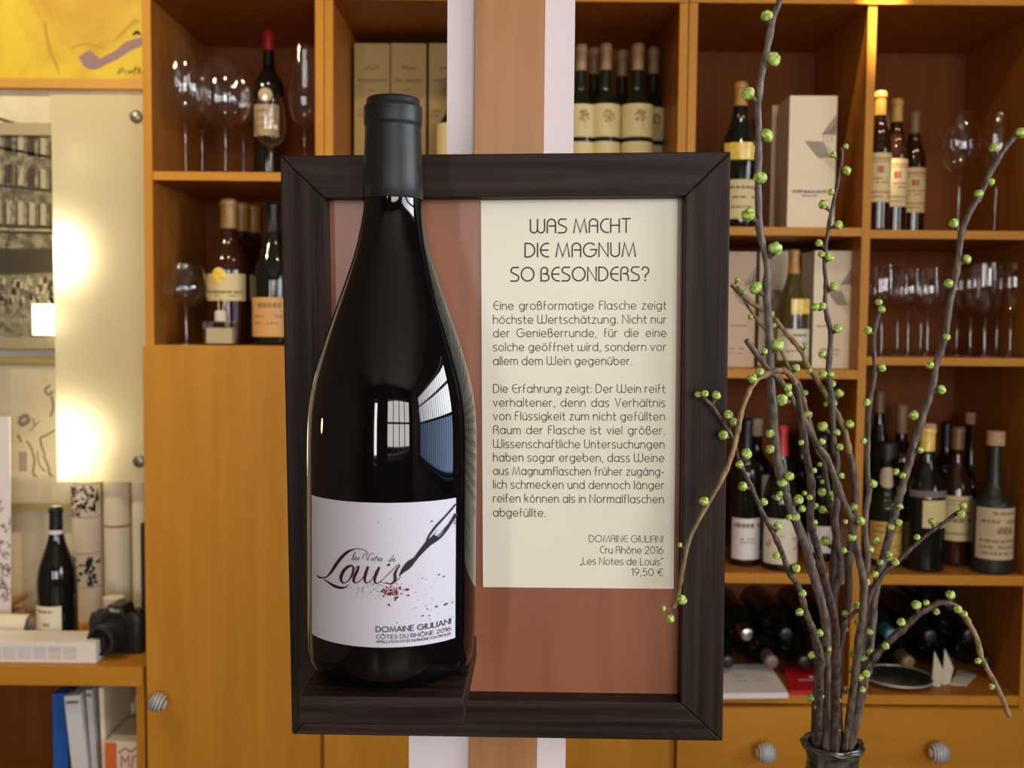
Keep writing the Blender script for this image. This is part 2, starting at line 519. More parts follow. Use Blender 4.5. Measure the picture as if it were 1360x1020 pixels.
g('U', 0.60, [(0, 1), (0, 0.30)] + arc(0.30, 0.30, 0.30, 0.30, 180, 360, 12) + [(0.60, 1)])
g('V', 0.62, [(0, 1), (0.31, 0), (0.62, 1)])
g('W', 1.04, [(0, 1), (0, 0.26)] + arc(0.26, 0.26, 0.26, 0.26, 180, 360, 10) + [(0.52, 1)], [(0.52, 0.26)] + arc(0.78, 0.26, 0.26, 0.26, 180, 360, 10) + [(1.04, 1)])
g('P', 0.55, [(0, 0), (0, 1), (0.28, 1)] + arc(0.28, 0.74, 0.26, 0.26, 90, -90, 9) + [(0.0, 0.48)])
# digits and signs
g('0', 0.62, ring_(0.31, 0.5, 0.31, 0.5))
g('1', 0.16, [(0.0, 0.80), (0.16, 1), (0.16, 0)])
g('2', 0.56, arc(0.27, 0.73, 0.26, 0.27, 165, -35, 10) + [(0.0, 0.0), (0.56, 0.0)])
g('5', 0.56, [(0.52, 1), (0.12, 1), (0.06, 0.56)] + arc(0.27, 0.32, 0.29, 0.32, 120, -140, 12))
g('6', 0.58, ring_(0.29, 0.31, 0.29, 0.31), [(0.02, 0.36), (0.06, 0.52), (0.36, 1.0)])
g('9', 0.58, ring_(0.29, 0.69, 0.29, 0.31), [(0.56, 0.64), (0.52, 0.48), (0.22, 0.0)])
g(',', 0.10, [(0.08, 0.06), (0.02, -0.14)])
g('.', 0.06, dot(0.03, 0.02))
g(':', 0.06, dot(0.03, 0.05), dot(0.03, 0.55))
g('-', 0.30, [(0, 0.34), (0.30, 0.34)])
g('\u201e', 0.20, [(0.08, 0.06), (0.02, -0.14)], [(0.20, 0.06), (0.14, -0.14)])
g('\u201c', 0.20, [(0.02, 1.02), (0.06, 0.82)], [(0.16, 1.02), (0.20, 0.82)])
g('?', 0.52, arc(0.26, 0.73, 0.26, 0.27, 165, -60, 10) + [(0.26, 0.38), (0.26, 0.24)], dot(0.26, 0.02))
g('\u20ac', 0.66, arc(0.56, 0.5, 0.42, 0.5, 70, 290, 14), [(0.0, 0.58), (0.50, 0.58)], [(0.0, 0.42), (0.46, 0.42)])
# plain geometric capitals for the bottle label (key prefix ~)
g('~A', 0.66, [(0, 0), (0.33, 1), (0.66, 0)], [(0.12, 0.32), (0.54, 0.32)])
g('~E', 0.46, [(0.46, 1), (0, 1), (0, 0), (0.46, 0)], [(0, 0.52), (0.40, 0.52)])
g('~R', 0.54, [(0, 0), (0, 1), (0.26, 1)] + arc(0.26, 0.75, 0.24, 0.25, 90, -90, 8) + [(0, 0.5)], [(0.24, 0.5), (0.54, 0)])
g('~S', 0.44, arc(0.22, 0.76, 0.20, 0.24, 40, 250, 9) + arc(0.22, 0.26, 0.22, 0.26, 70, -150, 9))
g('~M', 0.80, [(0, 0), (0.12, 1), (0.40, 0.1), (0.68, 1), (0.80, 0)])
g('~\u00d4', 0.96, ring_(0.48, 0.5, 0.48, 0.5), [(0.36, 1.12), (0.48, 1.26), (0.60, 1.12)])
g('\u00d4', 0.96, ring_(0.48, 0.5, 0.48, 0.5), [(0.36, 1.12), (0.48, 1.26), (0.60, 1.12)])


def glyph(ch, plain):
    if plain and '~' + ch in GL:
        return GL['~' + ch]
    return GL[ch]


LS = 0.20    # gap between letters


def text_strokes(s, x0, base, size, width=None, mode='natural', plain=False, ls=LS, wide=1.0):
    """strokes in a plane (y up); mode 'spaces' stretches blanks, 'scale' stretches all"""
    ls = ls * wide
    advs = []
    for i, ch in enumerate(s):
        a = glyph(ch, plain)[0] * (wide if ch != ' ' else 1.0)
        advs.append(a * size + (ls * size if (ch != ' ') else 0.0))
    total = sum(advs) - ls * size
    kx, extra = 1.0, 0.0
    if width is not None:
        nsp = s.count(' ')
        if mode == 'spaces' and nsp and total <= width:
            extra = (width - total) / nsp
        else:
            kx = width / total
    out = []
    x = x0
    for ch, a in zip(s, advs):
        for st in glyph(ch, plain)[1]:
            out.append([(x + px * size * wide * kx, base + py * size) for px, py in st])
        x += a * kx + (extra if ch == ' ' else 0.0)
    return out


def ribbon(mb, pts, w, mapf):
    """flat stroke of width w (number or list) along 2-D points, put into space by mapf(x, y)"""
    p = [pts[0]]
    wl = [w[0] if hasattr(w, '__len__') else w]
    for i in range(1, len(pts)):
        if math.hypot(pts[i][0] - p[-1][0], pts[i][1] - p[-1][1]) > 1e-9:
            p.append(pts[i])
            wl.append(w[i] if hasattr(w, '__len__') else w)
    n = len(p)
    if n < 2:
        return
    closed = math.hypot(p[0][0] - p[-1][0], p[0][1] - p[-1][1]) < 1e-7
    L = []
    for i in range(n):
        if closed and i in (0, n - 1):
            a, b = p[n - 2], p[1]
        else:
            a, b = p[max(i - 1, 0)], p[min(i + 1, n - 1)]
        d0 = (p[i][0] - a[0], p[i][1] - a[1])
        d1 = (b[0] - p[i][0], b[1] - p[i][1])
        l0, l1 = math.hypot(*d0), math.hypot(*d1)
        if l0 < 1e-12:
            d0, l0 = d1, l1
        if l1 < 1e-12:
            d1, l1 = d0, l0
        n0 = (-d0[1] / l0, d0[0] / l0)
        n1 = (-d1[1] / l1, d1[0] / l1)
        nx, ny = n0[0] + n1[0], n0[1] + n1[1]
        ln = math.hypot(nx, ny)
        if ln < 0.35:
            nx, ny, ln = n1[0], n1[1], 1.0
        nx, ny = nx / ln, ny / ln
        k = max(0.45, nx * n1[0] + ny * n1[1])
        h = wl[i] / 2 / k
        x, y = p[i]
        if not closed and i == 0:
            x, y = x - d1[0] / l1 * wl[i] * 0.35, y - d1[1] / l1 * wl[i] * 0.35
        if not closed and i == n - 1:
            x, y = x + d0[0] / l0 * wl[i] * 0.35, y + d0[1] / l0 * wl[i] * 0.35
        L.append((mb.add(mapf(x + nx * h, y + ny * h)), mb.add(mapf(x - nx * h, y - ny * h))))
    for a, b in zip(L, L[1:]):
        mb.face(a[1], b[1], b[0], a[0])


# ================================================================== ROOM
XL, XR, YF, YB, ZC = -2.3, 2.25, -3.0, 2.62, 2.72
struct('floor', MB().box(XL - .1, XR + .1, YF - .1, YB + .1, -0.1, 0), M['floor_wood'])
struct('ceiling', MB().box(XL - .1, XR + .1, YF - .1, YB + .1, ZC, ZC + .1), M['ceiling_paint'])
struct('wall_back', MB().box(XL - .1, XR + .1, YB, YB + .1, 0, ZC), M['wall_paint'])
struct('wall_left', MB().box(XL - .1, XL, YF, YB, 0, ZC), M['wall_dark'])
# right wall with a window opening y -2.05..0.85, z 0.85..2.3
mb = MB()
mb.box(XR, XR + .1, YF, -2.05, 0, ZC).box(XR, XR + .1, 0.85, YB, 0, ZC)
mb.box(XR, XR + .1, -2.05, 0.85, 0, 0.85).box(XR, XR + .1, -2.05, 0.85, 2.3, ZC)
struct('wall_right', mb, M['wall_dark'])
# front wall (behind the viewer) with a slit for the added fill and a shop window x -0.1..2.0, z 0.85..2.35
mb = MB()
mb.box(XL, -1.32, YF - .1, YF, 0, ZC).box(-0.98, -0.1, YF - .1, YF, 0, ZC).box(-1.32, -0.98, YF - .1, YF, 0, 0.8).box(-1.32, -0.98, YF - .1, YF, 2.3, ZC).box(2.0, XR, YF - .1, YF, 0, ZC)
mb.box(-0.1, 2.0, YF - .1, YF, 0, 0.85).box(-0.1, 2.0, YF - .1, YF, 2.35, ZC)
struct('wall_front', mb, M['wall_dark'])
mb = MB()
for k in range(19):
    y = -2.05 + 0.161 * k
    mb.box(XR + .03, XR + .06, y - .012, y + .012, 0.85, 2.3)
for z in (0.87, 1.44, 1.95, 2.28):
    mb.box(XR + .03, XR + .06, -2.05, 0.85, z - .022, z + .022)
struct('window_1', mb, M['capsule_dark'])
mb = MB()
for x in (-0.08, 0.43, 0.95, 1.47, 1.98):
    mb.box(x - .03, x + .03, YF - .07, YF - .03, 0.85, 2.35)
for z in (0.88, 1.5, 2.32):
    mb.box(-0.1, 2.0, YF - .07, YF - .03, z - .03, z + .03)
struct('window_2', mb, M['white_paint'])

# ================================================================== PILLAR
PY0, PY1 = 0.765, 0.875
pil = bpy.data.objects.new('trim_1', None)
COL.objects.link(pil)
pil['kind'] = 'structure'
xa, xb_, xc_, xd = xof(592, PY0), xof(628.5, PY0), xof(718.5, PY0), xof(758.5, PY0)
link_mesh('post_cladding', MB().box(xb_, xc_, PY0 - .006, PY1, 0, ZC), M['post_wood'], pil)
zl = zof(590, 860, PY0)
link_mesh('side_strip', MB().box(xa, xb_ - .0004, PY0, PY1, zl, ZC), M['white_paint'], pil)
link_mesh('side_strip', MB().box(xc_ + .0004, xd, PY0, PY1, 0, ZC), M['white_paint'], pil)
link_mesh('side_strip', MB().box(xof(543, PY0, 1000), xb_ - .0004, PY0, PY1, 0, zl - .001), M['white_paint'], pil)

# ================================================================== CABINETS
CY = 2.20          # front of the carcasses
CBK = 2.585        # front of the back boards
TH = 0.018


def zsh(px, py):   # height of a shelf front edge
    return zof(px, py, CY)


def beam(mb, x0, x1, z0, z1, y0=CY, y1=CBK):
    mb.box(x0, x1, y0, y1, z0, z1)
    mb.mi[2] = 1          # front edge keeps plain beech, other faces the painted-in shade
    return mb


def knob(parent, px, py, Y, r, slant=False):
    p = P(px, py, Y) - parent_world(parent)
    prof = [(0, 0), (r * .45, 0), (r * .40, r * .35), (r * .42, r * .6), (r * .75, r * .75), (r * .97, r * 1.15), (r, r * 1.5), (r * .9, r * 1.95), (r * .6, r * 2.25), (r * .25, r * 2.36), (0, r * 2.38)]
    o = link_mesh('knob', MB().lathe(prof, 32, axis='y-'), M['knob_stripe_slant' if slant else 'knob_stripe'], parent, True, loc=p)
    return o


def parent_world(o):
    v = Vector((0, 0, 0))
    while o is not None:
        v += Vector(o.location)
        o = o.parent
    return v


ztop = zsh(1260, 7)
xA0, xA1 = xof(193, CY), xof(430.6, CY)
xB0, xB1 = xof(431.4, CY), xof(906.5, CY)
xC0, xC1 = xof(907.5, CY), xof(1385, CY)
zA1a, zA1b = zsh(310, 228.3), zsh(310, 240)
zA2 = zsh(310, 459)
zB1a, zB1b = zsh(1050, 301), zsh(1050, 313)
zC3a, zC3b = zsh(1050, 301.5), zsh(1050, 313)
zC4a, zC4b = zsh(1260, 306), zsh(1260, 317.5)
zD3a, zD3b = zsh(1050, 490.5), zsh(1050, 503)
zD4a, zD4b = zsh(1260, 475), zsh(1260, 486)
zE, zEb = zsh(1150, 763), zsh(1150, 776.5)
zG, zGb = zsh(1150, 923), zsh(1150, 936)


def cabinet(label, x0, x1, uprights, shelves):
    r = thing('shelf_cabinet', label, 'cabinet', ((x0 + x1) / 2, CY, 0))
    off = Vector(r.location)

    def L(mb):
        mb.v = [(v[0] - off.x, v[1] - off.y, v[2] - off.z) for v in mb.v]
        return mb
    for a in (x0, x1 - TH):
        link_mesh('side_panel', L(beam(MB(), a, a + TH, 0, ztop)), [M['beech_shaded'], M['beech']], r, bevel=.0008)
    for u in uprights:
        link_mesh('divider', L(beam(MB(), u - TH / 2, u + TH / 2, 0.06, ztop, CY + .001)), [M['beech_shaded'], M['beech']], r, bevel=.0008)
    for (a, b, z1, z0) in shelves:
        link_mesh('shelf', L(beam(MB(), a, b, z0, z1, CY + .0015)), [M['beech_shaded'], M['beech_h']], r, bevel=.0008)
    link_mesh('top_board', L(beam(MB(), x0 - .0, x1 + .0, ztop, ztop + .022, CY - .002, CBK + .012)), [M['beech_shaded'], M['beech_h']], r, bevel=.0008)
    link_mesh('back_board', L(MB().box(x0 + .001, x1 - .001, CBK, CBK + .012, 0.02, ztop - .0005)), M['beech_in_shaded'], r)
    return r, L


cabA, LA = cabinet('narrow beech shelf tower at left with long door below glasses and bottles', xA0, xA1, [], [
    (xA0 + TH, xA1 - TH, zA1a, zA1b), (xA0 + TH, xA1 - TH, zA2, zA2 - .018)])
dr = link_mesh('door', LA(MB().box(xA0, xA1 - .006, CY - .019, CY - .0005, 0.08, zA2 - .002)), M['beech'], cabA, bevel=.0012)
knob(dr, 215, 926, CY - .019, .0195, True)

xBm = (xB0 + xB1) / 2
cabB, LB = cabinet('wide beech cabinet behind the pillar holding cartons and wine bottles', xB0, xB1, [xBm], [
    (xB0 + TH, xBm - TH / 2, zB1a, zB1b), (xBm + TH / 2, xB1 - TH, zB1a, zB1b), (xB0 + TH, xBm - TH / 2, zE, zEb), (xBm + TH / 2, xB1 - TH, zE, zEb), (xB0 + TH, xB1 - TH, zG, zGb)])
for a, b in ((xB0 + .001, xBm - .0015), (xBm + .0015, xB1 - .012)):
    link_mesh('door', LB(MB().box(a, b, CY - .019, CY - .0005, 0.08, zGb + .002)), M['beech'], cabB, bevel=.0012)

xCm = xof(1147, CY)
cabC, LC = cabinet('right beech cabinet with open bottle compartments over two drawers', xC0, xC1, [xCm], [
    (xC0 + TH, xCm - TH / 2, zC3a, zC3b), (xCm + TH / 2, xC1 - TH, zC4a, zC4b),
    (xC0 + TH, xCm - TH / 2, zD3a, zD3b), (xCm + TH / 2, xC1 - TH, zD4a, zD4b),
    (xC0 + TH, xCm - TH / 2, zE, zEb), (xCm + TH / 2, xC1 - TH, zE, zEb),
    (xC0 + TH, xCm - TH / 2, zG, zGb), (xCm + TH / 2, xC1 - TH, zG, zGb)])
xCd = xof(1136, CY, 1000)
for a, b, kx, ky in ((xC0 + .001, xCm - .0015, 1013, 992), (xCm + .0015, xC1 - .018, 1240, 992)):
    d_ = link_mesh('drawer', LC(MB().box(a, b, CY - .019, CY - .0005, zGb - .30, zGb - .0015)), M['beech_h'], cabC, bevel=.0012)
    knob(d_, kx, ky, CY - .019, .0215)
for a, b in ((xC0 + .001, xCm - .0015), (xCm + .0015, xC1 - .018)):
    link_mesh('door', LC(MB().box(a, b, CY - .019, CY - .0005, 0.08, zGb - .303)), M['beech'], cabC, bevel=.0012)

# ================================================================== BOTTLES
PROF = {
    'burgundy': [(.0, .012), (.55, .006), (.88, .0), (.97, .008), (1, .025), (1, .40), (.985, .47), (.93, .53), (.82, .59), (.66, .655), (.50, .72), (.40, .775), (.335, .84), (.31, .90), (.30, .955), (.345, .958), (.345, .985), (.30, .99), (.28, 1.0), (0, 1.0)],
    'bordeaux': [(.0, .012), (.55, .006), (.90, .0), (.98, .008), (1, .025), (1, .56), (.985, .61), (.90, .66), (.70, .70), (.48, .735), (.38, .775), (.36, .85), (.35, .955), (.385, .958), (.385, .985), (.35, .99), (.33, 1.0), (0, 1.0)],
    'cognac': [(.0, .012), (.55, .006), (.92, .0), (.99, .008), (1, .02), (1, .46), (.985, .52), (.90, .58), (.70, .645), (.50, .71), (.40, .77), (.37, .84), (.36, .955), (.41, .958), (.41, .985), (.36, .99), (.34, 1.0), (0, 1.0)],
    'flask': [(.0, .012), (.55, .006), (.92, .0), (.99, .008), (1, .02), (1, .44), (.97, .50), (.86, .545), (.62, .585), (.44, .63), (.36, .69), (.32, .80), (.30, .945), (.36, .95), (.36, .985), (.30, .99), (0, .99)],
    'slim': [(.0, .012), (.55, .006), (.92, .0), (.99, .008), (1, .02), (1, .58), (.96, .64), (.82, .70), (.62, .755), (.50, .80), (.46, .86), (.45, .955), (.50, .958), (.50, .985), (.45, .99), (.42, 1.0), (0, 1.0)],
}


def prof_r(shape, t):
    pr = PROF[shape]
    for (r0, z0), (r1, z1) in zip(pr[3:], pr[4:]):
        if z0 <= t <= z1 and z1 > z0:
            return r0 + (r1 - r0) * (t - z0) / (z1 - z0)
    return pr[-2][0]


def smooth_prof(pr, R, H):
    """refine the profile between the wall and the neck"""
    out = []
    n = len(pr)
    for i in range(n - 1):
        out.append((pr[i][0] * R, pr[i][1] * H))
        if 4 <= i < n - 7:
            p0, p1, p2, p3 = pr[max(i - 1, 4)], pr[i], pr[i + 1], pr[min(i + 2, n - 6)]
            for s in (.33, .66):
                def cr(a, b, c_, d):
                    return 0.5 * (2 * b + (c_ - a) * s + (2 * a - 5 * b + 4 * c_ - d) * s * s + (3 * b - a - 3 * c_ + d) * s ** 3)
                out.append((min(cr(p0[0], p1[0], p2[0], p3[0]), 1.0) * R, cr(p0[1], p1[1], p2[1], p3[1]) * H))
    out.append((pr[-1][0] * R, pr[-1][1] * H))
    return out


def patch(mb, R, z0, z1, a0, a1, n=20, e=0.0006):
    """label bent round a bottle; angles in degrees from the viewer's side, + to the right"""
    R2 = R + e
    lo, hi = [], []
    for i in range(n + 1):
        a = math.radians(a0 + (a1 - a0) * i / n)
        lo.append(mb.add((R2 * math.sin(a), -R2 * math.cos(a), z0)))
        hi.append(mb.add((R2 * math.sin(a), -R2 * math.cos(a), z1)))
    for i in range(n):
        mb.face(lo[i], lo[i + 1], hi[i + 1], hi[i])
    return mb


def bottle(label, px, top, Y, zs, rpx, shape='burgundy', glass='glass_dark', cap='capsule_dark', cap_from=.80, labels=(), seal=None, lip=True, stopper=None, name='wine_bottle', cat='bottle', group=None, py=430, rotz=0.0, seg=40, tilt=0.0):
    x = xof(px, Y, py)
    H = zof(px, top, Y) - zs
    R = rpx * Y / F_PX
    r = thing(name, label, cat, (x, Y, zs), group, rotz=rotz)
    fin = smooth_prof(PROF[shape], R, H)
    link_mesh('glass_body', MB().lathe(fin, seg), M[glass], r, True)
    if cap:
        cp = [(rr + .0007, zz) for rr, zz in fin if zz >= cap_from * H and rr > 0.0]
        cp = [(prof_r(shape, cap_from) * R + .0002, cap_from * H - .0002), (prof_r(shape, cap_from) * R + .0008, cap_from * H)] + cp
        cp += [(cp[-1][0] * .9, H + .0009), (0, H + .0011)]
        link_mesh('capsule', MB().lathe(cp, 28), M[cap], r, True)
    if stopper:
        mname, rs, h0, h1 = stopper
        link_mesh('stopper', MB().lathe([(0, h0 * H), (rs * R, h0 * H), (rs * R, h1 * H - .001), (rs * R * .9, h1 * H), (0, h1 * H)], 24), M[mname], r, True)
    for lb in labels:
        mname, z0, z1, a0, a1 = lb[:5]
        ink = lb[5] if len(lb) > 5 else None
        RR = max(prof_r(shape, z0), prof_r(shape, z1)) * R
        lo = link_mesh('label', patch(MB(), RR, z0 * H, z1 * H, a0, a1), M[mname], r, True)
        if ink:
            mk = MB()
            rnd = random.Random(hash_(label) + int(z0 * 1000))
            for row in ink[1]:
                zz, hh, u0, u1, dens = row
                u = u0
                while u < u1:
                    du = rnd.uniform(.04, .13)
                    if rnd.random() < dens:
                        patch(mk, RR, (z0 + (z1 - z0) * (zz - hh / 2)) * H, (z0 + (z1 - z0) * (zz + hh / 2)) * H, a0 + (a1 - a0) * u, a0 + (a1 - a0) * min(u + du, u1), 3, .0009)
                    u += du + rnd.uniform(.015, .03)
            link_mesh('print', mk, M[ink[0]], lo)
    if seal:
        mname, zc, rs, ang = seal
        RR = prof_r(shape, zc) * R
        mk = MB()
        n = 20
        a = math.radians(ang)
        cen = mk.add((math.sin(a) * (RR + .0016), -math.cos(a) * (RR + .0016), zc * H))
        prev_ = None
        for q in (.3, .6, .85, 1.0):
            rim = []
            for k in range(n):
                t = 2 * math.pi * k / n
                da = a + q * rs * R * math.cos(t) / RR
                zz = zc * H + q * rs * R * math.sin(t)
                r3 = prof_r(shape, zz / H) * R + .0012
                rim.append(mk.add((math.sin(da) * r3, -math.cos(da) * r3, zz)))
            for k in range(n):
                if prev_ is None:
                    mk.face(cen, rim[k], rim[(k + 1) % n])
                else:
                    mk.face(prev_[k], rim[k], rim[(k + 1) % n], prev_[(k + 1) % n])
            prev_ = rim
        link_mesh('seal', mk, M[mname], r, True)
    return r


def hash_(s):
    h = 0
    for ch in s:
        h = (h * 31 + ord(ch)) % 100003
    return h


INK3 = [(.80, .07, .15, .85, .85), (.55, .05, .1, .9, .8), (.30, .05, .2, .8, .8)]
INK5 = [(.90, .05, .2, .8, .8), (.74, .06, .12, .88, .9), (.36, .05, .1, .9, .85), (.24, .05, .1, .9, .85), (.12, .05, .15, .85, .85)]

# --- upper left compartment
bottle('tall dark bottle with red wax top and cream label among the glasses', 357, 42, 2.38, zA1a, 20, 'bordeaux', 'glass_dark', 'capsule_red', .875,
       [('label_old', .30, .505, -52, 52, ('ink_brown', INK3))], ('label_old', .565, .45, 0), py=135)
# --- lower left compartment
gr = 'cognac bottles with gold capsules'
zs = zA2
bottle('gold-capped cognac bottle with gold seal, foremost in the lower left compartment', 304, 265, 2.31, zs, 27, 'cognac', 'glass_amber', 'capsule_gold', .80,
       [('label_cream', .30, .485, -72, 66, ('ink_brown', [(.32, .10, .1, .9, .9), (.18, .05, .2, .8, .8)]))], ('foil_gold', .475, .36, -14), name='cognac_bottle', group=None, py=360)
bottle('gold-capped cognac bottle half hidden behind the one with the gold seal', 320, 270, 2.408, zs, 26, 'cognac', 'glass_amber', 'capsule_gold', .80,
       [('label_cream', .30, .485, -70, 66)], ('foil_gold', .475, .36, -14), name='cognac_bottle', py=360)
bottle('gold-capped cognac bottle at the back of the row of three', 336, 273, 2.508, zs, 25, 'cognac', 'glass_amber', 'capsule_gold', .80,
       [('label_cream', .30, .485, -70, 66)], ('foil_gold', .475, .36, -14), name='cognac_bottle', py=360)
bottle('dark bottle with orange label next to the frame edge', 363, 270, 2.285, zs, 27, 'burgundy', 'glass_dark', 'capsule_dark', .80,
       [('label_orange', .06, .335, -74, 60, ('ink_brown', [(.80, .12, .3, .8, .95), (.52, .05, .2, .85, .8), (.34, .04, .2, .85, .8)]))], py=360)

# --- wine bottles right of the pillar
gr = 'tree-label wine bottles on the shelf right of the pillar'


def tree_bottle(label, px, top, Y, rpx=20, capm='capsule_tan'):
    r = bottle(label, px, top, Y, zB1a, rpx, 'bordeaux', 'glass_green', capm, .86,
               [('label_cream', .50 - .005, .70 - .03, -76, 76), ('label_cream', .10, .47, -76, 76)], py=150)
    H = zof(px, top, Y) - zB1a
    R = rpx * Y / F_PX
    mk = MB()
    rnd = random.Random(int(px))
    for k in range(46):       # crown of the printed tree
        t = rnd.uniform(0, 2 * math.pi)
        q = math.sqrt(rnd.random())
        a = 8 + math.degrees(q * 11 * math.cos(t) * .0011 / R * 1.0)
        z = .605 * H + q * .014 * math.sin(t)
        patch(mk, R, z - .0012, z + .0012, a - 3.2, a + 3.2, 2, .0010)
    for k in range(6):
        patch(mk, R, (.605 * H - .013) - k * .0025, (.605 * H - .0105) - k * .0025, 9 + k, 11.5 + k, 2, .0010)
    lab = [ch for ch in r.children if ch.name.startswith('label')][0]
    link_mesh('print', mk, M['ink_brown'], lab)
    return r


tree_bottle('tree-label wine bottle nearest the pillar, front row', 771, 60, 2.345)
tree_bottle('tree-label wine bottle in the middle of the front row', 804, 59, 2.345)
tree_bottle('tree-label wine bottle at the right end of the front row', 846, 59, 2.345, 21)
tree_bottle('tree-label wine bottle behind, between the pillar and the middle one', 788, 65, 2.44)
tree_bottle('tan-topped wine bottle behind, in the gap of the front row', 826, 68, 2.44)
tree_bottle('tree-label wine bottle behind at the dark right wall', 867, 64, 2.44)
bottle('dark wine bottle mostly hidden behind the pillar beside the cartons', 602, 95, 2.33, zB1a, 21, 'bordeaux', 'glass_dark', 'capsule_dark', .84,
       [('label_cream', .46, .66, -80, 70)], py=150)

# --- right cabinet, upper left compartment
bottle('burgundy bottle with gold neck and gold shoulder band beside the frame corner', 982, 110, 2.262, zC3a, 26, 'burgundy', 'glass_dark', 'capsule_gold', .84,
       [('foil_gold', .46, .575, -60, 62), ('label_cream', .06, .325, -78, 62, ('ink_grey', INK3))], py=200)
# --- middle left compartment
bottle('olive green burgundy bottle with gold neck between the pale cartons', 1053, 332, 2.255, zD3a, 21.5, 'burgundy', 'glass_olive', 'capsule_gold', .80,
       [('foil_gold', .46, .585, -20, 68), ('label_pale', .07, .335, -74, 68, ('ink_grey', INK3))], py=410)
# --- lower left compartment
bottle('slim red wine bottle with white label next to the frame, dark capsule', 990, 556, 2.29, zE, 20, 'bordeaux', 'glass_dark', 'capsule_dark', .80,
       [('label_white', .05, .33, -66, 66, ('ink_grey', [(.83, .10, .1, .9, .95), (.5, .03, .3, .7, .8), (.42, .03, .3, .7, .8)]))], py=650)
bottle('wine bottle with bright red capsule and white label with pink figures', 1037, 565, 2.255, zE, 23, 'burgundy', 'glass_dark', 'capsule_red', .79,
       [('label_pale', .05, .365, -74, 74, ('ink_pink', [(.50, .08, .05, .24, .9), (.42, .10, .08, .26, .9), (.55, .10, .72, .95, .9), (.42, .12, .76, .97, .9), (.33, .06, .74, .92, .9), (.62, .03, .3, .75, .8)]))], py=650)
bottle('dark wine bottle with white label behind the branches, right in its compartment', 1093, 575, 2.35, zE, 22, 'bordeaux', 'glass_dark', 'capsule_dark', .80,
       [('label_white', .07, .28, -70, 60)], py=650)
bottle('dark wine bottle with pale neck band and grey capsule at the back', 1003, 556, 2.46, zE, 21, 'bordeaux', 'glass_dark', 'label_old', .87,
       [('label_pale', .40, .58, 10, 75)], py=650)
bottle('dark wine bottle at the back behind the red capsule', 1064, 572, 2.47, zE, 20, 'bordeaux', 'glass_dark', 'capsule_dark', .8, py=650)

# --- right compartment, top row of three
INKA = [(.88, .035, .05, .95, 1), (.82, .02, .05, .95, 1), (.66, .14, .34, .56, 1), (.48, .03, .2, .8, .8), (.40, .03, .2, .8, .8), (.20, .035, .05, .95, 1), (.11, .03, .1, .9, .9)]
for lab, px, top, Y in (('cream-label brandy bottle standing foremost against the bright divider', 1167, 122, 2.245),
                        ('cream-label brandy bottle in the middle of the slanting row of three', 1189, 132, 2.335),
                        ('cream-label brandy bottle at the back right of the slanting row', 1213, 149, 2.445)):
    bottle(lab, px, top, Y, zC4a, 15.5, 'slim', 'glass_amber', 'capsule_gold' if px < 1200 else 'capsule_brown', .83,
           [('label_cream', .205, .555, -74, 74, ('ink_red', INKA))], name='brandy_bottle', py=220, seg=32)
bottle('slim dark brandy bottle glimpsed behind the row of three', 1176, 148, 2.50, zC4a, 14, 'slim', 'glass_amber', 'capsule_brown', .83, name='brandy_bottle', py=220, seg=28)

# --- right compartment, lower row
zs = zE
bottle('dark green liqueur bottle with yellow label and oval neck seal', 1176, 590, 2.30, zs, 22, 'flask', 'glass_green', 'capsule_dark', .87,
       [('label_yellow', .06, .375, -78, 78, ('ink_brown', INK5))], ('label_old', .73, .62, -4), name='liqueur_bottle', py=670, stopper=('black_plastic', .62, .90, 1.015))
rr = bottle('clear spirit bottle with bright gold neck and square cream label', 1229, 566, 2.262, zs, 26, 'cognac', 'glass_dark', 'foil_gold', .83,
       [('label_cream', .31, .50, -28, 62, ('ink_grey', [(.18, .08, .35, .95, .9)])), ('ink_grey', .52, .565, -70, 66)], ('label_orange', .47, .22, 62), name='spirit_bottle', py=670,
       stopper=('cork', .42, .97, 1.02))
bottle('round brandy bottle with brown wax top and yellowed label', 1269, 567, 2.315, zs, 21, 'cognac', 'glass_amber', 'capsule_brown', .84,
       [('label_cream', .185, .51, -74, 74, ('ink_brown', [(.90, .03, 0, 1, 1), (.82, .02, 0, 1, 1), (.62, .05, .2, .8, .8), (.46, .10, .2, .8, .6), (.16, .04, 0, 1, 1)]))], name='brandy_bottle', py=670)
bottle('matt dark green bottle with cork and old brownish label, rightmost in its compartment', 1319, 583, 2.245, zs, 26.5, 'flask', 'glass_matt', None, .84,
       [('label_old', .115, .50, -72, 72, ('ink_brown', INK5 + [(.55, .10, .42, .78, .95), (.62, .05, .48, .7, .95)]))], name='liqueur_bottle', py=670, stopper=('cork', .44, .955, 1.06))
bottle('tall thin dark bottle standing behind the liqueur bottle', 1164, 518, 2.47, zs, 15, 'slim', 'glass_dark', 'capsule_brown', .86, py=670, name='liqueur_bottle')
bottle('back row bottle with tan and yellow neck foil', 1194, 537, 2.48, zs, 20, 'bordeaux', 'glass_amber', 'capsule_tan', .80, py=670, name='brandy_bottle')
bottle('back row bottle with black capsule between the gold neck and wax top', 1254, 560, 2.48, zs, 20, 'bordeaux', 'glass_dark', 'capsule_dark', .80, py=670)
bottle('back row bottle closed with a wide pale cork', 1287, 556, 2.48, zs, 20, 'flask', 'glass_dark', None, .84, stopper=('cork', .46, .96, 1.05), py=670, name='brandy_bottle')


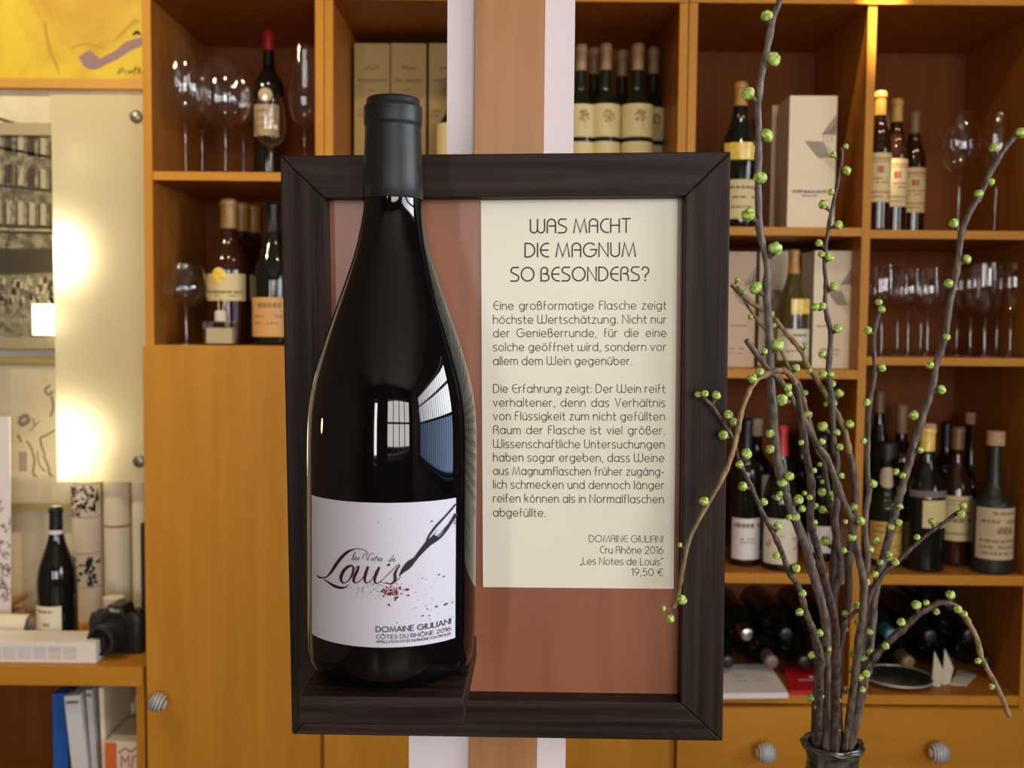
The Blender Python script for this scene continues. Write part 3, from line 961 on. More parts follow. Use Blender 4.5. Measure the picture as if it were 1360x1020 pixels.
# --- lying bottles in the bottom compartments
def lying(label, px, py, Y, r, capm, shape='bordeaux', yaw=0.0, H=0.29):
    p = P(px, py, Y)
    R = r
    fin = smooth_prof(PROF[shape], R, H)
    t = thing('wine_bottle', label, 'bottle', p, rot=(math.radians(90), 0, yaw))
    t.location = Vector((p.x, Y, p.z)) - (Matrix.Rotation(yaw, 3, 'Z') @ Vector((0, -1, 0))) * H
    link_mesh('glass_body', MB().lathe(fin, 36), M['glass_dark'], t, True)
    cp = [(rr_ + .0007, zz) for rr_, zz in fin if zz >= .80 * H and rr_ > 0]
    cp += [(cp[-1][0] * .9, H + .0009), (0, H + .0011)]
    link_mesh('capsule', MB().lathe(cp, 24), M[capm], t, True)
    return t


zl_ = zG
RL = 0.038


def lie(label, px, row, capm, Y=2.275, yaw=0.0):
    # row 0 rests on the board, row 1 in the hollows, found from the height
    z = zl_ + RL + .0005 + (0, 0.064, 0.128)[row]
    p = P(px, 850, Y)
    t = lying(label, px, 850, Y, RL, capm, yaw=yaw)
    t.location.z = z
    return t


lie('lying wine bottle with silver capsule end above the leaflet', 992, 1, 'steel', 2.285)
lie('lying dark bottle at bottom left beside the frame', 967, 0, 'capsule_dark', 2.29)
M['capsule_pink'] = mat('capsule_pink', (.22, .13, .12, 1), .4)
M['capsule_dull'] = mat('capsule_dull_gold', (.20, .14, .045, 1), .4)
lie('lying dark bottle with pinkish capsule end behind the red card', 1026, 0, 'capsule_pink', 2.293)
lie('lying dark bottle at the bottom behind the red card', 1070, 0, 'capsule_dark', 2.295)
lie('lying dark bottle on top, right of the silver capsule', 1044, 1, 'capsule_dark', 2.29)
lie('lying dark bottle on top beside the divider', 1096, 1, 'capsule_dark', 2.293)
lie('lying dark bottle with blue-green capsule end by the divider', 1184, 1, 'label_old', 2.29)
lie('lying dark bottle with ringed capsule end in the right compartment', 1236, 1, 'capsule_dark', 2.285)
lie('lying dark bottle at upper right of its compartment', 1288, 1, 'capsule_dark', 2.295)
lie('lying bottle with dull gold capsule pointing over the metal tray', 1208, 0, 'capsule_dull', 2.30)
lie('lying dark bottle behind the folded cards', 1262, 0, 'capsule_dark', 2.30)
lie('lying dark bottle at the right wall of the bottom compartment', 1312, 0, 'capsule_dark', 2.30)
lie('lying dark bottle on the very top of the right stack', 1262, 2, 'capsule_dark', 2.31)
for o in list(COL.objects):
    if o.get('label', '').startswith('lying dark bottle with blue-green'):
        M['teal'] = mat('teal_foil', (0.05, 0.20, 0.22, 1), .35)
        for ch in o.children:
            if ch.name.startswith('capsule'):
                ch.data.materials[0] = M['teal']


# ================================================================== WINE GLASSES
def wineglass(label, px, rim, Y, zs, rim_r, max_r, max_y, bowl_y, py, name='wine_glass', group=None, stem_r=.0028, foot_r=None, foot=True):
    x = xof(px, Y, py)
    k = Y / F_PX
    H = zof(px, rim, Y) - zs
    zm = zof(px, max_y, Y) - zs
    zb = zof(px, bowl_y, Y) - zs
    rr, rm = rim_r * k, max_r * k
    fr = (foot_r or max_r * .95) * k
    t = thing(name, label, 'glass', (x, Y, zs), group)
    prof = []
    n = 9
    for i in range(n + 1):                      # bottom to widest
        a = math.pi / 2 * i / n
        prof.append((max(stem_r, rm * math.sin(a) ** .8), zm - (zm - zb) * math.cos(a) ** 1.1))
    for i in range(1, n + 1):                   # widest to rim
        s = i / n
        prof.append((rm + (rr - rm) * (s ** 1.6), zm + (H - zm) * s))
    prof.append((rr - .0008, H))
    link_mesh('bowl', MB().lathe(prof, 36), M['clear'], t, True)
    link_mesh('stem', MB().lathe([(stem_r * 1.5, .006), (stem_r, .014), (stem_r * .95, zb * .6), (stem_r * 1.1, zb - .004), (stem_r * 2, zb + .001)], 14), M['clear_stem'], t, True)
    if foot:
        link_mesh('foot', MB().lathe([(0, .0005), (fr, .0005), (fr, .0015), (fr * .5, .0035), (stem_r * 1.9, .0065), (0, .007)], 32), M['clear_stem'], t, True)
    return t


wineglass('tall bordeaux glass at the far left of the top compartment', 246, 58, 2.262, zA1a, 19, 31, 112, 165, 140, foot_r=25)
wineglass('large wine glass behind, between the two front glasses at left', 268, 82, 2.36, zA1a, 18, 28, 120, 174, 140, foot_r=22)
wineglass('wide burgundy glass with bright reflections left of the red-topped bottle', 299, 80, 2.262, zA1a, 20, 32, 132, 170, 140, foot_r=25)
wineglass('wine glass behind the wide burgundy glass', 323, 95, 2.40, zA1a, 20, 27, 140, 176, 140, foot_r=22)
wineglass('small tasting glass standing before the red-topped bottle', 359, 129, 2.245, zA1a, 15, 20, 170, 194, 140, stem_r=.005, foot_r=18)
wineglass('wine glass at the right edge of the top left compartment', 404, 62, 2.28, zA1a, 14, 20, 128, 170, 140, foot_r=14)
wineglass('round balloon glass with wide foot in the lower left compartment', 247, 351, 2.245, zA2, 21, 30, 383, 408, 400, stem_r=.0034, foot_r=25)

wineglass('tulip glass in the upper right compartment beside the brandy bottles', 1275, 149, 2.29, zC4a, 14, 24, 190, 232, 220, foot_r=18)
wineglass('narrow tulip glass at the right in the upper right compartment', 1324, 149, 2.32, zC4a, 11, 18, 190, 232, 220, foot_r=16)
# middle right compartment
gq = 'stemmed glasses on the middle right shelf'
rowr = [('flute nearest the right wall of the middle shelf', 1343, 350, 2.28, 16, 18, 375, 420),
        ('flute second from the right on the middle shelf, in front', 1309, 349, 2.255, 18, 19, 372, 422),
        ('flute behind the two front flutes on the middle shelf', 1325, 354, 2.36, 15, 17, 378, 420),
        ('flute left of the brightest flute on the middle shelf', 1290, 354, 2.33, 16, 18, 376, 420),
        ('flute beside the long branch on the middle shelf', 1272, 358, 2.39, 14, 16, 378, 420)]
for lab, px, rim, Y, r1, r2, my, by in rowr:
    wineglass(lab, px, rim, Y, zD4a, r1, r2, my, by, 410, 'champagne_flute', gq, foot_r=15, stem_r=.0036)
rowl = [('small wine glass just right of the divider on the middle shelf', 1172, 352, 2.29, 18, 20, 385, 412),
        ('small wine glass at the back of the left group, middle shelf', 1193, 358, 2.41, 17, 20, 388, 412),
        ('small wine glass in the centre of the left group, middle shelf', 1207, 356, 2.32, 18, 21, 388, 414),
        ('small wine glass at the right of the left group, middle shelf', 1233, 356, 2.28, 17, 20, 388, 414),
        ('small wine glass behind the left group, middle shelf', 1224, 360, 2.46, 17, 19, 388, 412)]
for lab, px, rim, Y, r1, r2, my, by in rowl:
    wineglass(lab, px, rim, Y, zD4a, r1, r2, my, by, 410, 'wine_glass', gq, foot_r=14)


# ================================================================== CARTONS
def scribble_mesh(rows, x0, x1, z0, z1, y, seed):
    mk = MB()
    rnd = random.Random(seed)
    for v, h, u0, u1, dens in rows:
        u = u0
        while u < u1:
            du = rnd.uniform(.03, .09)
            if rnd.random() < dens:
                dz = rnd.uniform(-.25, .25) * h * (z1 - z0)
                a, b = x0 + (x1 - x0) * u, x0 + (x1 - x0) * min(u + du, u1)
                za, zb = z0 + (z1 - z0) * (v - h / 2), z0 + (z1 - z0) * (v + h / 2)
                i = [mk.add((a, y, za + dz)), mk.add((b, y, za + dz)), mk.add((b, y, zb + dz)), mk.add((a, y, zb + dz))]
                mk.face(*i)
            u += du + rnd.uniform(.008, .02)
    return mk


def tower_drawing(w, h, y):
    """little roof-and-tower drawing, printed at the right edge of the carton"""
    mk = MB()

    def poly(pts):
        mk.face(*[mk.add((a * w, y, b * h)) for a, b in pts])

    def line(a, b, t=.006):
        dx, dz = (b[0] - a[0]) * w, (b[1] - a[1]) * h
        l = math.hypot(dx, dz)
        nx, nz = -dz / l * t * w, dx / l * t * w
        p = [(a[0] * w + nx, a[1] * h + nz), (a[0] * w - nx, a[1] * h - nz), (b[0] * w - nx, b[1] * h - nz), (b[0] * w + nx, b[1] * h + nz)]
        mk.face(*[mk.add((q[0], y - .0002, q[1])) for q in p])
    mk.cur = 0
    poly([(.70, .715), (.985, .715), (.985, .86)])                       # pointed roof
    poly([(.35, .660), (.72, .655), (.90, .55), (.62, .545)])            # low roof
    mk.cur = 1
    for k in range(8):
        line((.70 + .036 * k, .725), (.985, .74 + .013 * k), .004)
    for k in range(7):
        line((.37 + .05 * k, .655 - .0015 * k), (.62 + .04 * k, .55), .004)
    line((.35, .66), (.62, .545)), line((.35, .66), (.72, .657)), line((.62, .545), (.985, .545), .010)
    line((.70, .715), (.985, .715), .009), line((.70, .715), (.985, .86))
    line((.72, .715), (.74, .64)), line((.74, .64), (.985, .555)), line((.82, .70), (.82, .655)), line((.9, .70), (.9, .655))
    for k in range(4):
        line((.68 + .07 * k, .54), (.985, .45 + .02 * k), .004)
    return mk


M['ink_wash'] = mat('ink_wash', (0.40, 0.33, 0.25, 1), .6)


def carton(label, px0, px1, top, Y, zs, depth, m_, rows=None, tower=False, py=430, name='gift_box', group=None, inkm='ink_grey'):
    xa_, xb2 = xof(px0, Y, py), xof(px1, Y, py)
    H = zof((px0 + px1) / 2, top, Y) - zs
    w = xb2 - xa_
    t = thing(name, label, 'box', (xa_, Y, zs), group)
    body = link_mesh('box_body', MB().box(0, w, 0, depth, 0, H - .0006), M[m_], t, bevel=.0006)
    link_mesh('lid_flap', MB().box(.0005, w - .0005, .0005, depth - .0005, H - .0005, H), M[m_], t)
    if rows:
        link_mesh('print', scribble_mesh(rows, 0, w, 0, H, -.0004, hash_(label)), M[inkm], t)
    if tower:
        link_mesh('drawing', tower_drawing(w, H, -.0004), [M['ink_wash'], M['ink_grey']], t)
    return t


def z_at(px, py, Y, zs, top):
    return (zof(px, py, Y) - zs) / (zof(px, top, Y) - zs)


r0 = [(.87, .018, .30, .72, .95), (.805, .016, .1, .92, .95), (.755, .010, .38, .58, 1), (.645, .012, .1, .35, .9), (.62, .012, .08, .3, .9)]
for lab, a, b in (('cream wine carton at the left end of the row', 470.5, 517.5), ('cream wine carton in the middle of the row', 519, 566), ('cream wine carton partly hidden by the pillar', 569.5, 616)):
    carton(lab, a, b, 57.5, 2.43, zB1a, .09, 'carton', r0, py=120, inkm='ink_brown')
carton('white carton with tower drawing in the upper right cabinet', 1047, 1110, 127, 2.262, zC3a, .10, 'carton_white',
       [(.285, .020, .10, .82, .95), (.255, .010, .3, .62, .9)], True, 220)
carton('brown carton standing close behind the white tower carton', 1024, 1046, 140, 2.385, zC3a, .10, 'carton_tan', None, False, 220)
carton('white tower carton at the right of the olive bottle', 1080, 1131, 333, 2.262, zD3a, .10, 'carton_white', [(.36, .012, .1, .8, .9), (.16, .012, .2, .7, .9), (.12, .008, .2, .7, .9)], True, 410)
carton('pale carton at the left beside the frame on the middle shelf', 956, 1003, 334, 2.29, zD3a, .10, 'carton_tan', [(.36, .012, .1, .8, .9), (.16, .012, .2, .7, .9), (.12, .008, .2, .7, .9)], True, 410)
carton('pale tower carton standing behind the olive bottle', 1008, 1058, 333, 2.37, zD3a, .10, 'carton_white', [(.36, .012, .1, .8, .9)], True, 410)

# ---------------------------------------------------------------- small square bottle with sticks
Yd = 2.232
t = thing('reed_diffuser', 'small square clear flask before the cognac bottles', 'bottle', (xof(293.5, Yd, 440), Yd, zA2))
k = Yd / F_PX
hb = zof(293, 429, Yd) - zA2 + .004
link_mesh('flask_body', MB().box(-21 * k, 21 * k, -.020, .020, 0.0005, hb), M['clear_bottle'], t, bevel=.004)
link_mesh('inner_fill', MB().box(-17 * k, 17 * k, -.015, .015, .004, hb * .72), mat('pale_scent', (.66, .58, .38, 1), .25), t)
link_mesh('collar', MB().lathe([(0, hb), (8 * k, hb), (8 * k, hb + 12 * k), (6.5 * k, hb + 14 * k), (0, hb + 14 * k)], 24), mat('collar_white', (.62, .55, .45, 1), .4), t, True)
for dx in (-2.5, 2.5):
    link_mesh('reed', MB().tube([(dx * k, 0, hb + 13 * k), (dx * k * 1.5, .003, hb + 28 * k)], .0013, 6), M['carton_tan'], t)

# ---------------------------------------------------------------- bottom compartment odds and ends
Yp = CY + .005


def flat_card(name, label, cat, pts, z0, th, m_, extra=None):
    """card lying on a board: outline given as world x,y"""
    cx_ = sum(p[0] for p in pts) / len(pts)
    cyy = sum(p[1] for p in pts) / len(pts)
    t_ = thing(name, label, cat, (cx_, cyy, z0))
    mk = MB()
    n = len(pts)
    lo = [mk.add((p[0] - cx_, p[1] - cyy, 0.0003)) for p in pts]
    hi = [mk.add((p[0] - cx_, p[1] - cyy, th)) for p in pts]
    mk.face(*lo[::-1])
    mk.face(*hi)
    for i in range(n):
        j = (i + 1) % n
        mk.face(lo[i], lo[j], hi[j], hi[i])
    link_mesh('sheet', mk, m_, t_)
    return t_, cx_, cyy


def on_plane(px, py, z):
    d = ray(px, py)
    s = (z - CAM.z) / d.z
    return CAM + d * s


def ground_pts(pxs, z):
    return [(on_plane(a, b, z).x, on_plane(a, b, z).y) for a, b in pxs]


t, cx_, cyy = flat_card('leaflet', 'white printed leaflet lying on the board beside the frame', 'leaflet', ground_pts([(952, 921), (1047, 920), (1022, 882), (952, 882)], zG + .012), zG, .012, M['label_white'])
mk = MB()
for a, b, c2, d2 in ((.2, -.3, .8, -.26), (.1, .0, .75, .04), (-.6, .1, -.1, .14), (-.5, -.35, -.1, -.31), (.15, .3, .6, .33), (-.4, .35, 0, .38)):
    mk.face(*[mk.add(((q * .055), (w * .06), .0124)) for q, w in ((a, b), (c2, b), (c2, d2), (a, d2))])
link_mesh('print', mk, M['ink_grey'], t)
t, cx_, cyy = flat_card('price_card', 'red card with white print in the bottom compartment', 'card', ground_pts([(1049, 917), (1102, 917), (1100, 885), (1041, 885)], zG + .01), zG, .010, mat('red_card', (.50, .012, .02, 1), .4))
mk = MB()
rnd = random.Random(4)
u = -.024
while u < .030:
    w = rnd.uniform(.0025, .006)
    mk.face(*[mk.add(q) for q in ((u, -.017, .0104), (u + w, -.017, .0104), (u + w, -.0105, .0104), (u, -.0105, .0104))])
    u += w + .0012
link_mesh('print', mk, M['white_ink'], t)
mk = MB()
mk.face(*[mk.add((.009 + .0055 * math.cos(q), .006 + .009 * math.sin(q), .0104)) for q in [2 * math.pi * i / 12 for i in range(12)]])
link_mesh('emblem', mk, M['white_ink'], t)

# metal tray
pt = on_plane(1192, 902, zG + .01)
t = thing('metal_tray', 'round shallow metal tray in the bottom right compartment', 'tray', (pt.x + .004, 2.285, zG))
R = .075
link_mesh('dish', MB().lathe([(0, .001), (R * .8, .001), (R * .97, .010), (R, .013), (R * .97, .0125), (R * .78, .004), (0, .004)], 44), mat('tray_metal', (.62, .58, .50, 1), .30, 1.0), t, True)
link_mesh('rim', MB().lathe([(R - .001, .0125), (R + .0012, .0115), (R + .002, .0135), (R + .0006, .0150), (R - .001, .0140), (R - .001, .0125)], 48), mat('tray_rim', (.80, .78, .74, 1), .45, .7), t, True)
# folded cards
for lab, a, b, top_, tl in (('white folded card standing at an angle behind the arching branch', 1252, 1277, 862, .5), ('small pale card leaning left of the folded card', 1238, 1256, 864, -.6)):
    Yc = 2.262
    xa_ = xof(a, Yc, 890)
    t = thing('folded_card', lab, 'card', (xa_, Yc, zG), rotz=tl)
    w = (b - a) * Yc / F_PX
    h = zof(a, top_, Yc) - zG
    link_mesh('leaf', MB().prism([(0, .0005), (w * .62, .0005), (w * .86, h * .42), (w * .12, h)], 0, .0006), M['label_pale'], t)
flat_card('envelope', 'pale card lying flat in front of the folded card', 'card', ground_pts([(1262, 910), (1284, 911), (1297, 897), (1272, 890)], zG), zG, .0015, M['label_pale'])

# ================================================================== PICTURE FRAME
YAW = math.radians(-2.5)
FY = 0.722                                  # frame face at its middle
f_org = P(671, 590, FY)
Mrot = Matrix.Rotation(YAW, 3, 'Z') @ Matrix.Rotation(math.radians(1.2), 3, 'X') @ Matrix.Rotation(-0.0115, 3, 'Y')
ax, ay, az = Mrot @ Vector((1, 0, 0)), Mrot @ Vector((0, 1, 0)), Mrot @ Vector((0, 0, 1))
FROT = tuple(Mrot.to_euler())


def onF(px, py, yl=0.0):
    """where the view ray meets the plane yl behind the frame face: local x, z"""
    d = ray(px, py)
    o_p = f_org + ay * yl
    s = (o_p - CAM).dot(ay) / d.dot(ay)
    q = CAM + d * s - f_org
    return q.dot(ax), q.dot(az)


fr = thing('picture_frame', 'dark wenge display frame with bottle ledge hung on the pillar', 'frame', f_org, rot=FROT)
fx0 = (onF(372.5, 207)[0] + onF(387, 975)[0]) / 2
fx1 = (onF(970.5, 203)[0] + onF(960, 983)[0]) / 2
fz1 = (onF(372, 206)[1] + onF(970, 202)[1]) / 2
fz0 = (onF(387, 976)[1] + onF(960, 984)[1]) / 2
ix0 = (onF(433, 263)[0] + onF(440, 900)[0]) / 2
ix1 = (onF(911, 263)[0] + onF(903, 925)[0]) / 2
iz1 = (onF(433, 262)[1] + onF(911, 261)[1]) / 2
iz0 = (onF(640, 930)[1] + onF(903, 933)[1]) / 2
FD = .034
RB = .0165                                  # depth of the board behind the face


def rail(poly, m_):
    link_mesh('rail', MB().prism(poly, 0, FD), m_, fr, bevel=.0009)


gp = .00012
rail([(fx0, fz1), (ix0, iz1), (ix1, iz1), (fx1, fz1)], M['wenge_h'])
rail([(fx0 + gp, fz0), (fx1 - gp, fz0), (ix1 - gp, iz0), (ix0 + gp, iz0)], M['wenge_h'])
rail([(fx0, fz0 + gp), (ix0, iz0 + gp), (ix0, iz1 - gp), (fx0, fz1 - gp)], M['wenge_v'])
rail([(fx1, fz0 + gp), (fx1, fz1 - gp), (ix1, iz1 - gp), (ix1, iz0 + gp)], M['wenge_v'])
link_mesh('back_panel', MB().box(ix0 - .0, ix1 + .0, RB, RB + .006, iz0, iz1), M['cherry'], fr)
# thin groove line round the board
# ledge for the bottle
YB_ = 0.668                                 # axis of the bottle
zb = zof(506, 925, 0.612)
lx0 = xof(396, .612, 925)
lx1 = xof(615.5, .612, 925)
lz0 = zof(506, 963, 0.612) - f_org.z
led = MB()
yf = 0.612 - f_org.y
Li = Mrot.inverted()
pts_ = [(lx0, .612), (lx1, .612), (lx1 + .0035, .735), (lx0 + .001, .735)]
lo, hi = [], []
for x, y in pts_:
    for z, rowl_ in ((lz0 + f_org.z, lo), (zb - .0004, hi)):
        q = Li @ (Vector((x, y, z)) - f_org)
        rowl_.append(led.add((q.x, min(q.y, RB - .0002) if y > .65 else q.y, q.z)))
led.face(*lo[::-1])
led.face(*hi)
for i in range(4):
    j = (i + 1) % 4
    led.face(lo[i], lo[j], hi[j], hi[i])
# the ledge stops at the frame face below the opening
link_mesh('bottle_ledge', led, M['wenge_h'], fr, bevel=.0008)

# ================================================================== TEXT SHEET
sx0 = (onF(641, 266, RB)[0] + onF(639.5, 778, RB)[0]) / 2
sx1 = (onF(901, 265, RB)[0] + onF(893, 782, RB)[0]) / 2
sz1 = (onF(641, 266, RB)[1] + onF(901, 265, RB)[1]) / 2
sz0 = (onF(640, 778.5, RB)[1] + onF(893, 782, RB)[1]) / 2
SY = RB - .0013
sh = thing('text_sheet', 'cream printed text sheet mounted in the frame right of the bottle', 'sign', f_org, rot=FROT)
link_mesh('card', MB().box(sx0, sx1, SY, RB - .0002, sz0, sz1), M['paper_cream'], sh)


def sheet_text(mb, s, px0, px1, base, size, mode='spaces', weight=.085, natural=False, align=None, ls=LS, wide=1.0):
    """a line of lettering: photo columns px0..px1, baseline row, capital height in rows"""
    mid = (px0 + px1) / 2
    xa_, za = onF(px0, base, SY)
    xb2, zb2 = onF(px1, base, SY)
    sc = (xb2 - xa_) / (px1 - px0)
    zz = (za + zb2) / 2
    st = text_strokes(s, xa_, zz, size * sc, xb2 - xa_, mode, ls=ls, wide=wide)
    for p in st:
        ribbon(mb, p, weight * size * sc, lambda x, z: (x, SY - .00015, z))


mb = MB()
for s, a, b, base in (('WAS MACHT', 704.5, 837, 309), ('DIE MAGNUM', 697.5, 844, 341), ('SO BESONDERS?', 678.5, 861.5, 373)):
    sheet_text(mb, s, a, b, base, 18, 'scale', .108)
link_mesh('heading', mb, M['ink_print'], sh)
mb = MB()
LN = [('Eine gro\u00dfformatige Flasche zeigt', 655.5, 884.5, 411), ('h\u00f6chste Wertsch\u00e4tzung. Nicht nur', 655.5, 884.5, 429.5),
      ('der Genie\u00dferrunde, f\u00fcr die eine', 655.5, 884.5, 447.5), ('solche ge\u00f6ffnet wird, sondern vor', 655.5, 884.3, 466), ('allem dem Wein gegen\u00fcber.', 655.5, 839, 484.5),
      ('Die Erfahrung zeigt: Der Wein reift', 655.5, 883, 521.5), ('verhaltener, denn das Verh\u00e4ltnis', 655.5, 883, 540), ('von Fl\u00fcssigkeit zum nicht gef\u00fcllten', 655.5, 882.5, 558),
      ('Raum der Flasche ist viel gr\u00f6\u00dfer.', 655.5, 882, 576.5), ('Wissenschaftliche Untersuchungen', 655.5, 882, 595), ('haben sogar ergeben, dass Weine', 655.5, 881.5, 613),
      ('aus Magnumflaschen fr\u00fcher zug\u00e4ng-', 655.5, 881.5, 631), ('lich schmecken und dennoch l\u00e4nger', 655.5, 881.5, 649), ('reifen k\u00f6nnen als in Normalflaschen', 655.5, 881, 667.5), ('abgef\u00fcllte.', 655.5, 724, 686)]
def natural(s_, size, ls):
    # letters only, and number of blanks
    t_ = sum((GL[ch][0] + ls) * size for ch in s_ if ch != ' ') - ls * size
    return t_, s_.count(' ')


def fit(s_, a_, b_):
    t_, n_ = natural(s_, 11.2, .235)
    return min(1.0, (b_ - a_ - n_ * .30 * 11.2) / t_)


for s, a, b, base in LN:
    sheet_text(mb, s, a, b, base, 11.2, 'spaces' if base not in (484.5, 686) else 'scale', .095, ls=.235, wide=fit(s, a, b))
link_mesh('body_text', mb, M['ink_print'], sh)
mb = MB()
for s, a, b, base, sz in (('DOMAINE GIULIANI', 782.5, 880, 720, 9.0), ('Cru Rh\u00f4ne 2016', 797, 880.5, 735, 9.6), ('\u201eLes Notes de Louis\u201c', 770.5, 880, 750, 9.6), ('19,50 \u20ac', 839, 880, 764.5, 9.6)):
    sheet_text(mb, s, a, b, base, sz, 'scale', .095)
link_mesh('caption', mb, M['ink_print'], sh)

# ================================================================== MAGNUM BOTTLE
bx = xof(521.0, YB_, 600)
Hm = zof(518, 131, YB_) - zb
Rm = 113.0 * YB_ / F_PX * .995


def zrow(py):
    return zof(521, py, YB_) - zb


mg = thing('magnum_bottle', 'large black magnum wine bottle with white label on the frame ledge', 'bottle', (bx, YB_, zb))
wid = [(265, 38.5), (285, 40), (310, 44.5), (330, 49), (350, 55), (380, 65), (410, 75.5), (440, 86), (470, 95.5), (500, 104), (530, 110), (560, 113), (600, 114)]
pr = [(0, .004), (Rm * .55, .002), (Rm * .80, .0), (Rm * .91, .0025), (Rm * .965, .008), (Rm * .99, .016), (Rm * .997, .03), (Rm, .06), (Rm, zrow(640))]
for py, w in reversed(wid):
    pr.append((w / 114 * Rm, zrow(py)))
neck = pr[-1][0]
pr += [(neck * .985, zrow(240)), (neck * .955, zrow(200)), (neck * .925, zrow(160)), (neck * .9, Hm - .002), (0, Hm - .002)]


def refine(pr_, a, b, n=3):
    out = list(pr_[:a])
    for i in range(a, b):
        p0, p1, p2, p3 = pr_[max(i - 1, a)], pr_[i], pr_[i + 1], pr_[min(i + 2, b)]
        for k in range(n):
            s = k / n
            out.append(tuple(0.5 * (2 * p1[j] + (p2[j] - p0[j]) * s + (2 * p0[j] - 5 * p1[j] + 4 * p2[j] - p3[j]) * s * s + (3 * p1[j] - p0[j] - 3 * p2[j] + p3[j]) * s ** 3) for j in (0, 1)))
    out += pr_[b:]
    return out


link_mesh('glass_body', MB().lathe(refine(pr, 8, len(pr) - 3), 96), M['bottle_black'], mg, True)
cn = neck + .0009
cap = [(cn - .0004, zrow(265) - .0001), (cn, zrow(264)), (cn * .985, zrow(240)), (cn * .955, zrow(205)), (cn * .925, zrow(172)), (cn * .925, zrow(168)), (cn * .955, zrow(166.5)), (cn * .965, zrow(163)), (cn * .965, zrow(145)), (cn * .955, zrow(142.5)),
       (cn * .90, zrow(141)), (cn * .885, zrow(139.5)), (cn * .885, zrow(135)), (cn * .86, zrow(132)), (cn * .78, zrow(131) + .0002), (0, zrow(131) + .0002)]
link_mesh('capsule', MB().lathe(cap, 64), M['capsule_black'], mg, True)

# label: corner rows seen in the photograph give its height round the bottle
A0, A1 = math.degrees(math.asin((423.5 - 521) / 114)), math.degrees(math.asin((611 - 521) / 114))
Yfr = YB_ - Rm
lz1, lz0m = zof(521, 668, Yfr) - zb, zof(521, 860, Yfr) - zb
lab = link_mesh('label', patch(MB(), Rm, lz0m, lz1, A0, A1, 40, .0003), M['label_lavender'], mg, True)


def lagr(x, pts):
    s = 0
    for i, (xi, yi) in enumerate(pts):
        t_ = yi
        for j, (xj, _) in enumerate(pts):
            if i != j:
                t_ *= (x - xj) / (xi - xj)
        s += t_
    return s


def lab_map(cx, cy_):
    """point of the label drawing (4.25 units per photo column) put on the curved label"""
    s = max(-.98, min(.98, ((400 + cx / 4.25) - 521) / 114))
    a = math.asin(s)
    top = lagr(cx, [(95, 97), (500, 120), (893, 83)])
    bot = lagr(cx, [(115, 890), (500, 940), (893, 865)])
    v = (bot - cy_) / (bot - top)
    z = lz0m + (lz1 - lz0m) * v
    RR = Rm + .0006
    return (RR * math.sin(a), -RR * math.cos(a), z)


def smooth2(pts, w, n=5):
    op, ow = [], []
    m_ = len(pts)
    for i in range(m_ - 1):
        p0, p1, p2, p3 = pts[max(i - 1, 0)], pts[i], pts[i + 1], pts[min(i + 2, m_ - 1)]
        for k in range(n):
            s = k / n
            op.append(tuple(0.5 * (2 * p1[j] + (p2[j] - p0[j]) * s + (2 * p0[j] - 5 * p1[j] + 4 * p2[j] - p3[j]) * s * s + (3 * p1[j] - p0[j] - 3 * p2[j] + p3[j]) * s ** 3) for j in (0, 1)))
            ow.append(w[i] + (w[i + 1] - w[i]) * s)
    op.append(pts[-1])
    ow.append(w[-1])
    return op, ow


mb = MB()


def pen(pts, w, n=5):
    p, ww = smooth2(pts, [q * 1.28 if 7 < q < 17 and len(pts) > 3 and n == 5 else q for q in w], n)
    ribbon(mb, p, ww, lab_map)


# "Louis"
pen([(145, 549), (158, 556), (182, 556), (206, 548), (228, 530)], [8, 9, 7, 5, 4])
pen([(200, 556), (232, 522), (262, 478), (292, 438), (330, 402), (372, 384), (410, 384), (436, 398), (442, 412)], [4, 12, 19, 19, 12, 5, 4, 4, 3])
pen([(184, 562), (214, 578), (252, 598), (290, 607), (318, 602), (336, 586)], [3, 8, 13, 12, 7, 3])
pen([(352, 478), (332, 486), (306, 512), (292, 545), (296, 572), (314, 578), (340, 558), (358, 522), (362, 490), (352, 478), (340, 480)], [8, 12, 15, 15, 10, 6, 7, 10, 9, 7, 4])
pen([(362, 500), (392, 480), (384, 506), (368, 540), (364, 566), (376, 576), (400, 562), (424, 528), (440, 488)], [2, 6, 13, 14, 11, 6, 5, 5, 6])
pen([(442, 484), (430, 520), (424, 554), (434, 574), (456, 560), (478, 528)], [10, 14, 12, 7, 4, 3])
pen([(502, 484), (488, 516), (478, 548), (482, 572), (500, 572), (524, 548)], [9, 14, 13, 8, 4, 3])
pen([(556, 463), (548, 470)], [11, 11], 2)
pen([(524, 548), (552, 518), (580, 486), (604, 462), (608, 470), (594, 492), (584, 520), (586, 546), (576, 566), (556, 574), (540, 566)], [3, 4, 4, 4, 6, 9, 13, 13, 9, 6, 5])
pen([(520, 570), (560, 572), (596, 552), (616, 528)], [3, 3, 4, 3])
link_mesh('script', mb, M['ink_wine'], lab)
mb = MB()
# "les Notes de"
for st in ([(352, 446), (366, 424), (374, 406), (368, 404), (360, 428), (358, 446), (366, 446)], [(368, 440), (378, 434), (376, 428), (370, 438), (374, 447), (384, 442)], [(384, 442), (392, 430), (394, 440), (386, 447)],
           [(414, 440), (418, 418), (426, 408), (432, 412), (440, 446), (452, 414), (470, 404), (474, 410)], [(462, 440), (472, 432), (468, 446), (460, 444), (462, 436)], [(478, 446), (490, 418)], [(478, 428), (494, 426)], [(494, 440), (504, 434), (500, 428), (494, 440), (500, 448), (508, 442)], [(508, 442), (516, 430), (518, 441), (510, 447)],
           [(560, 436), (554, 446), (562, 446), (576, 410)], [(560, 436), (568, 436)], [(574, 440), (584, 434), (580, 428), (574, 438), (578, 447), (588, 442)]):
    pen(st, [3.0] * len(st), 3)
link_mesh('small_script', mb, M['ink_black'], lab)
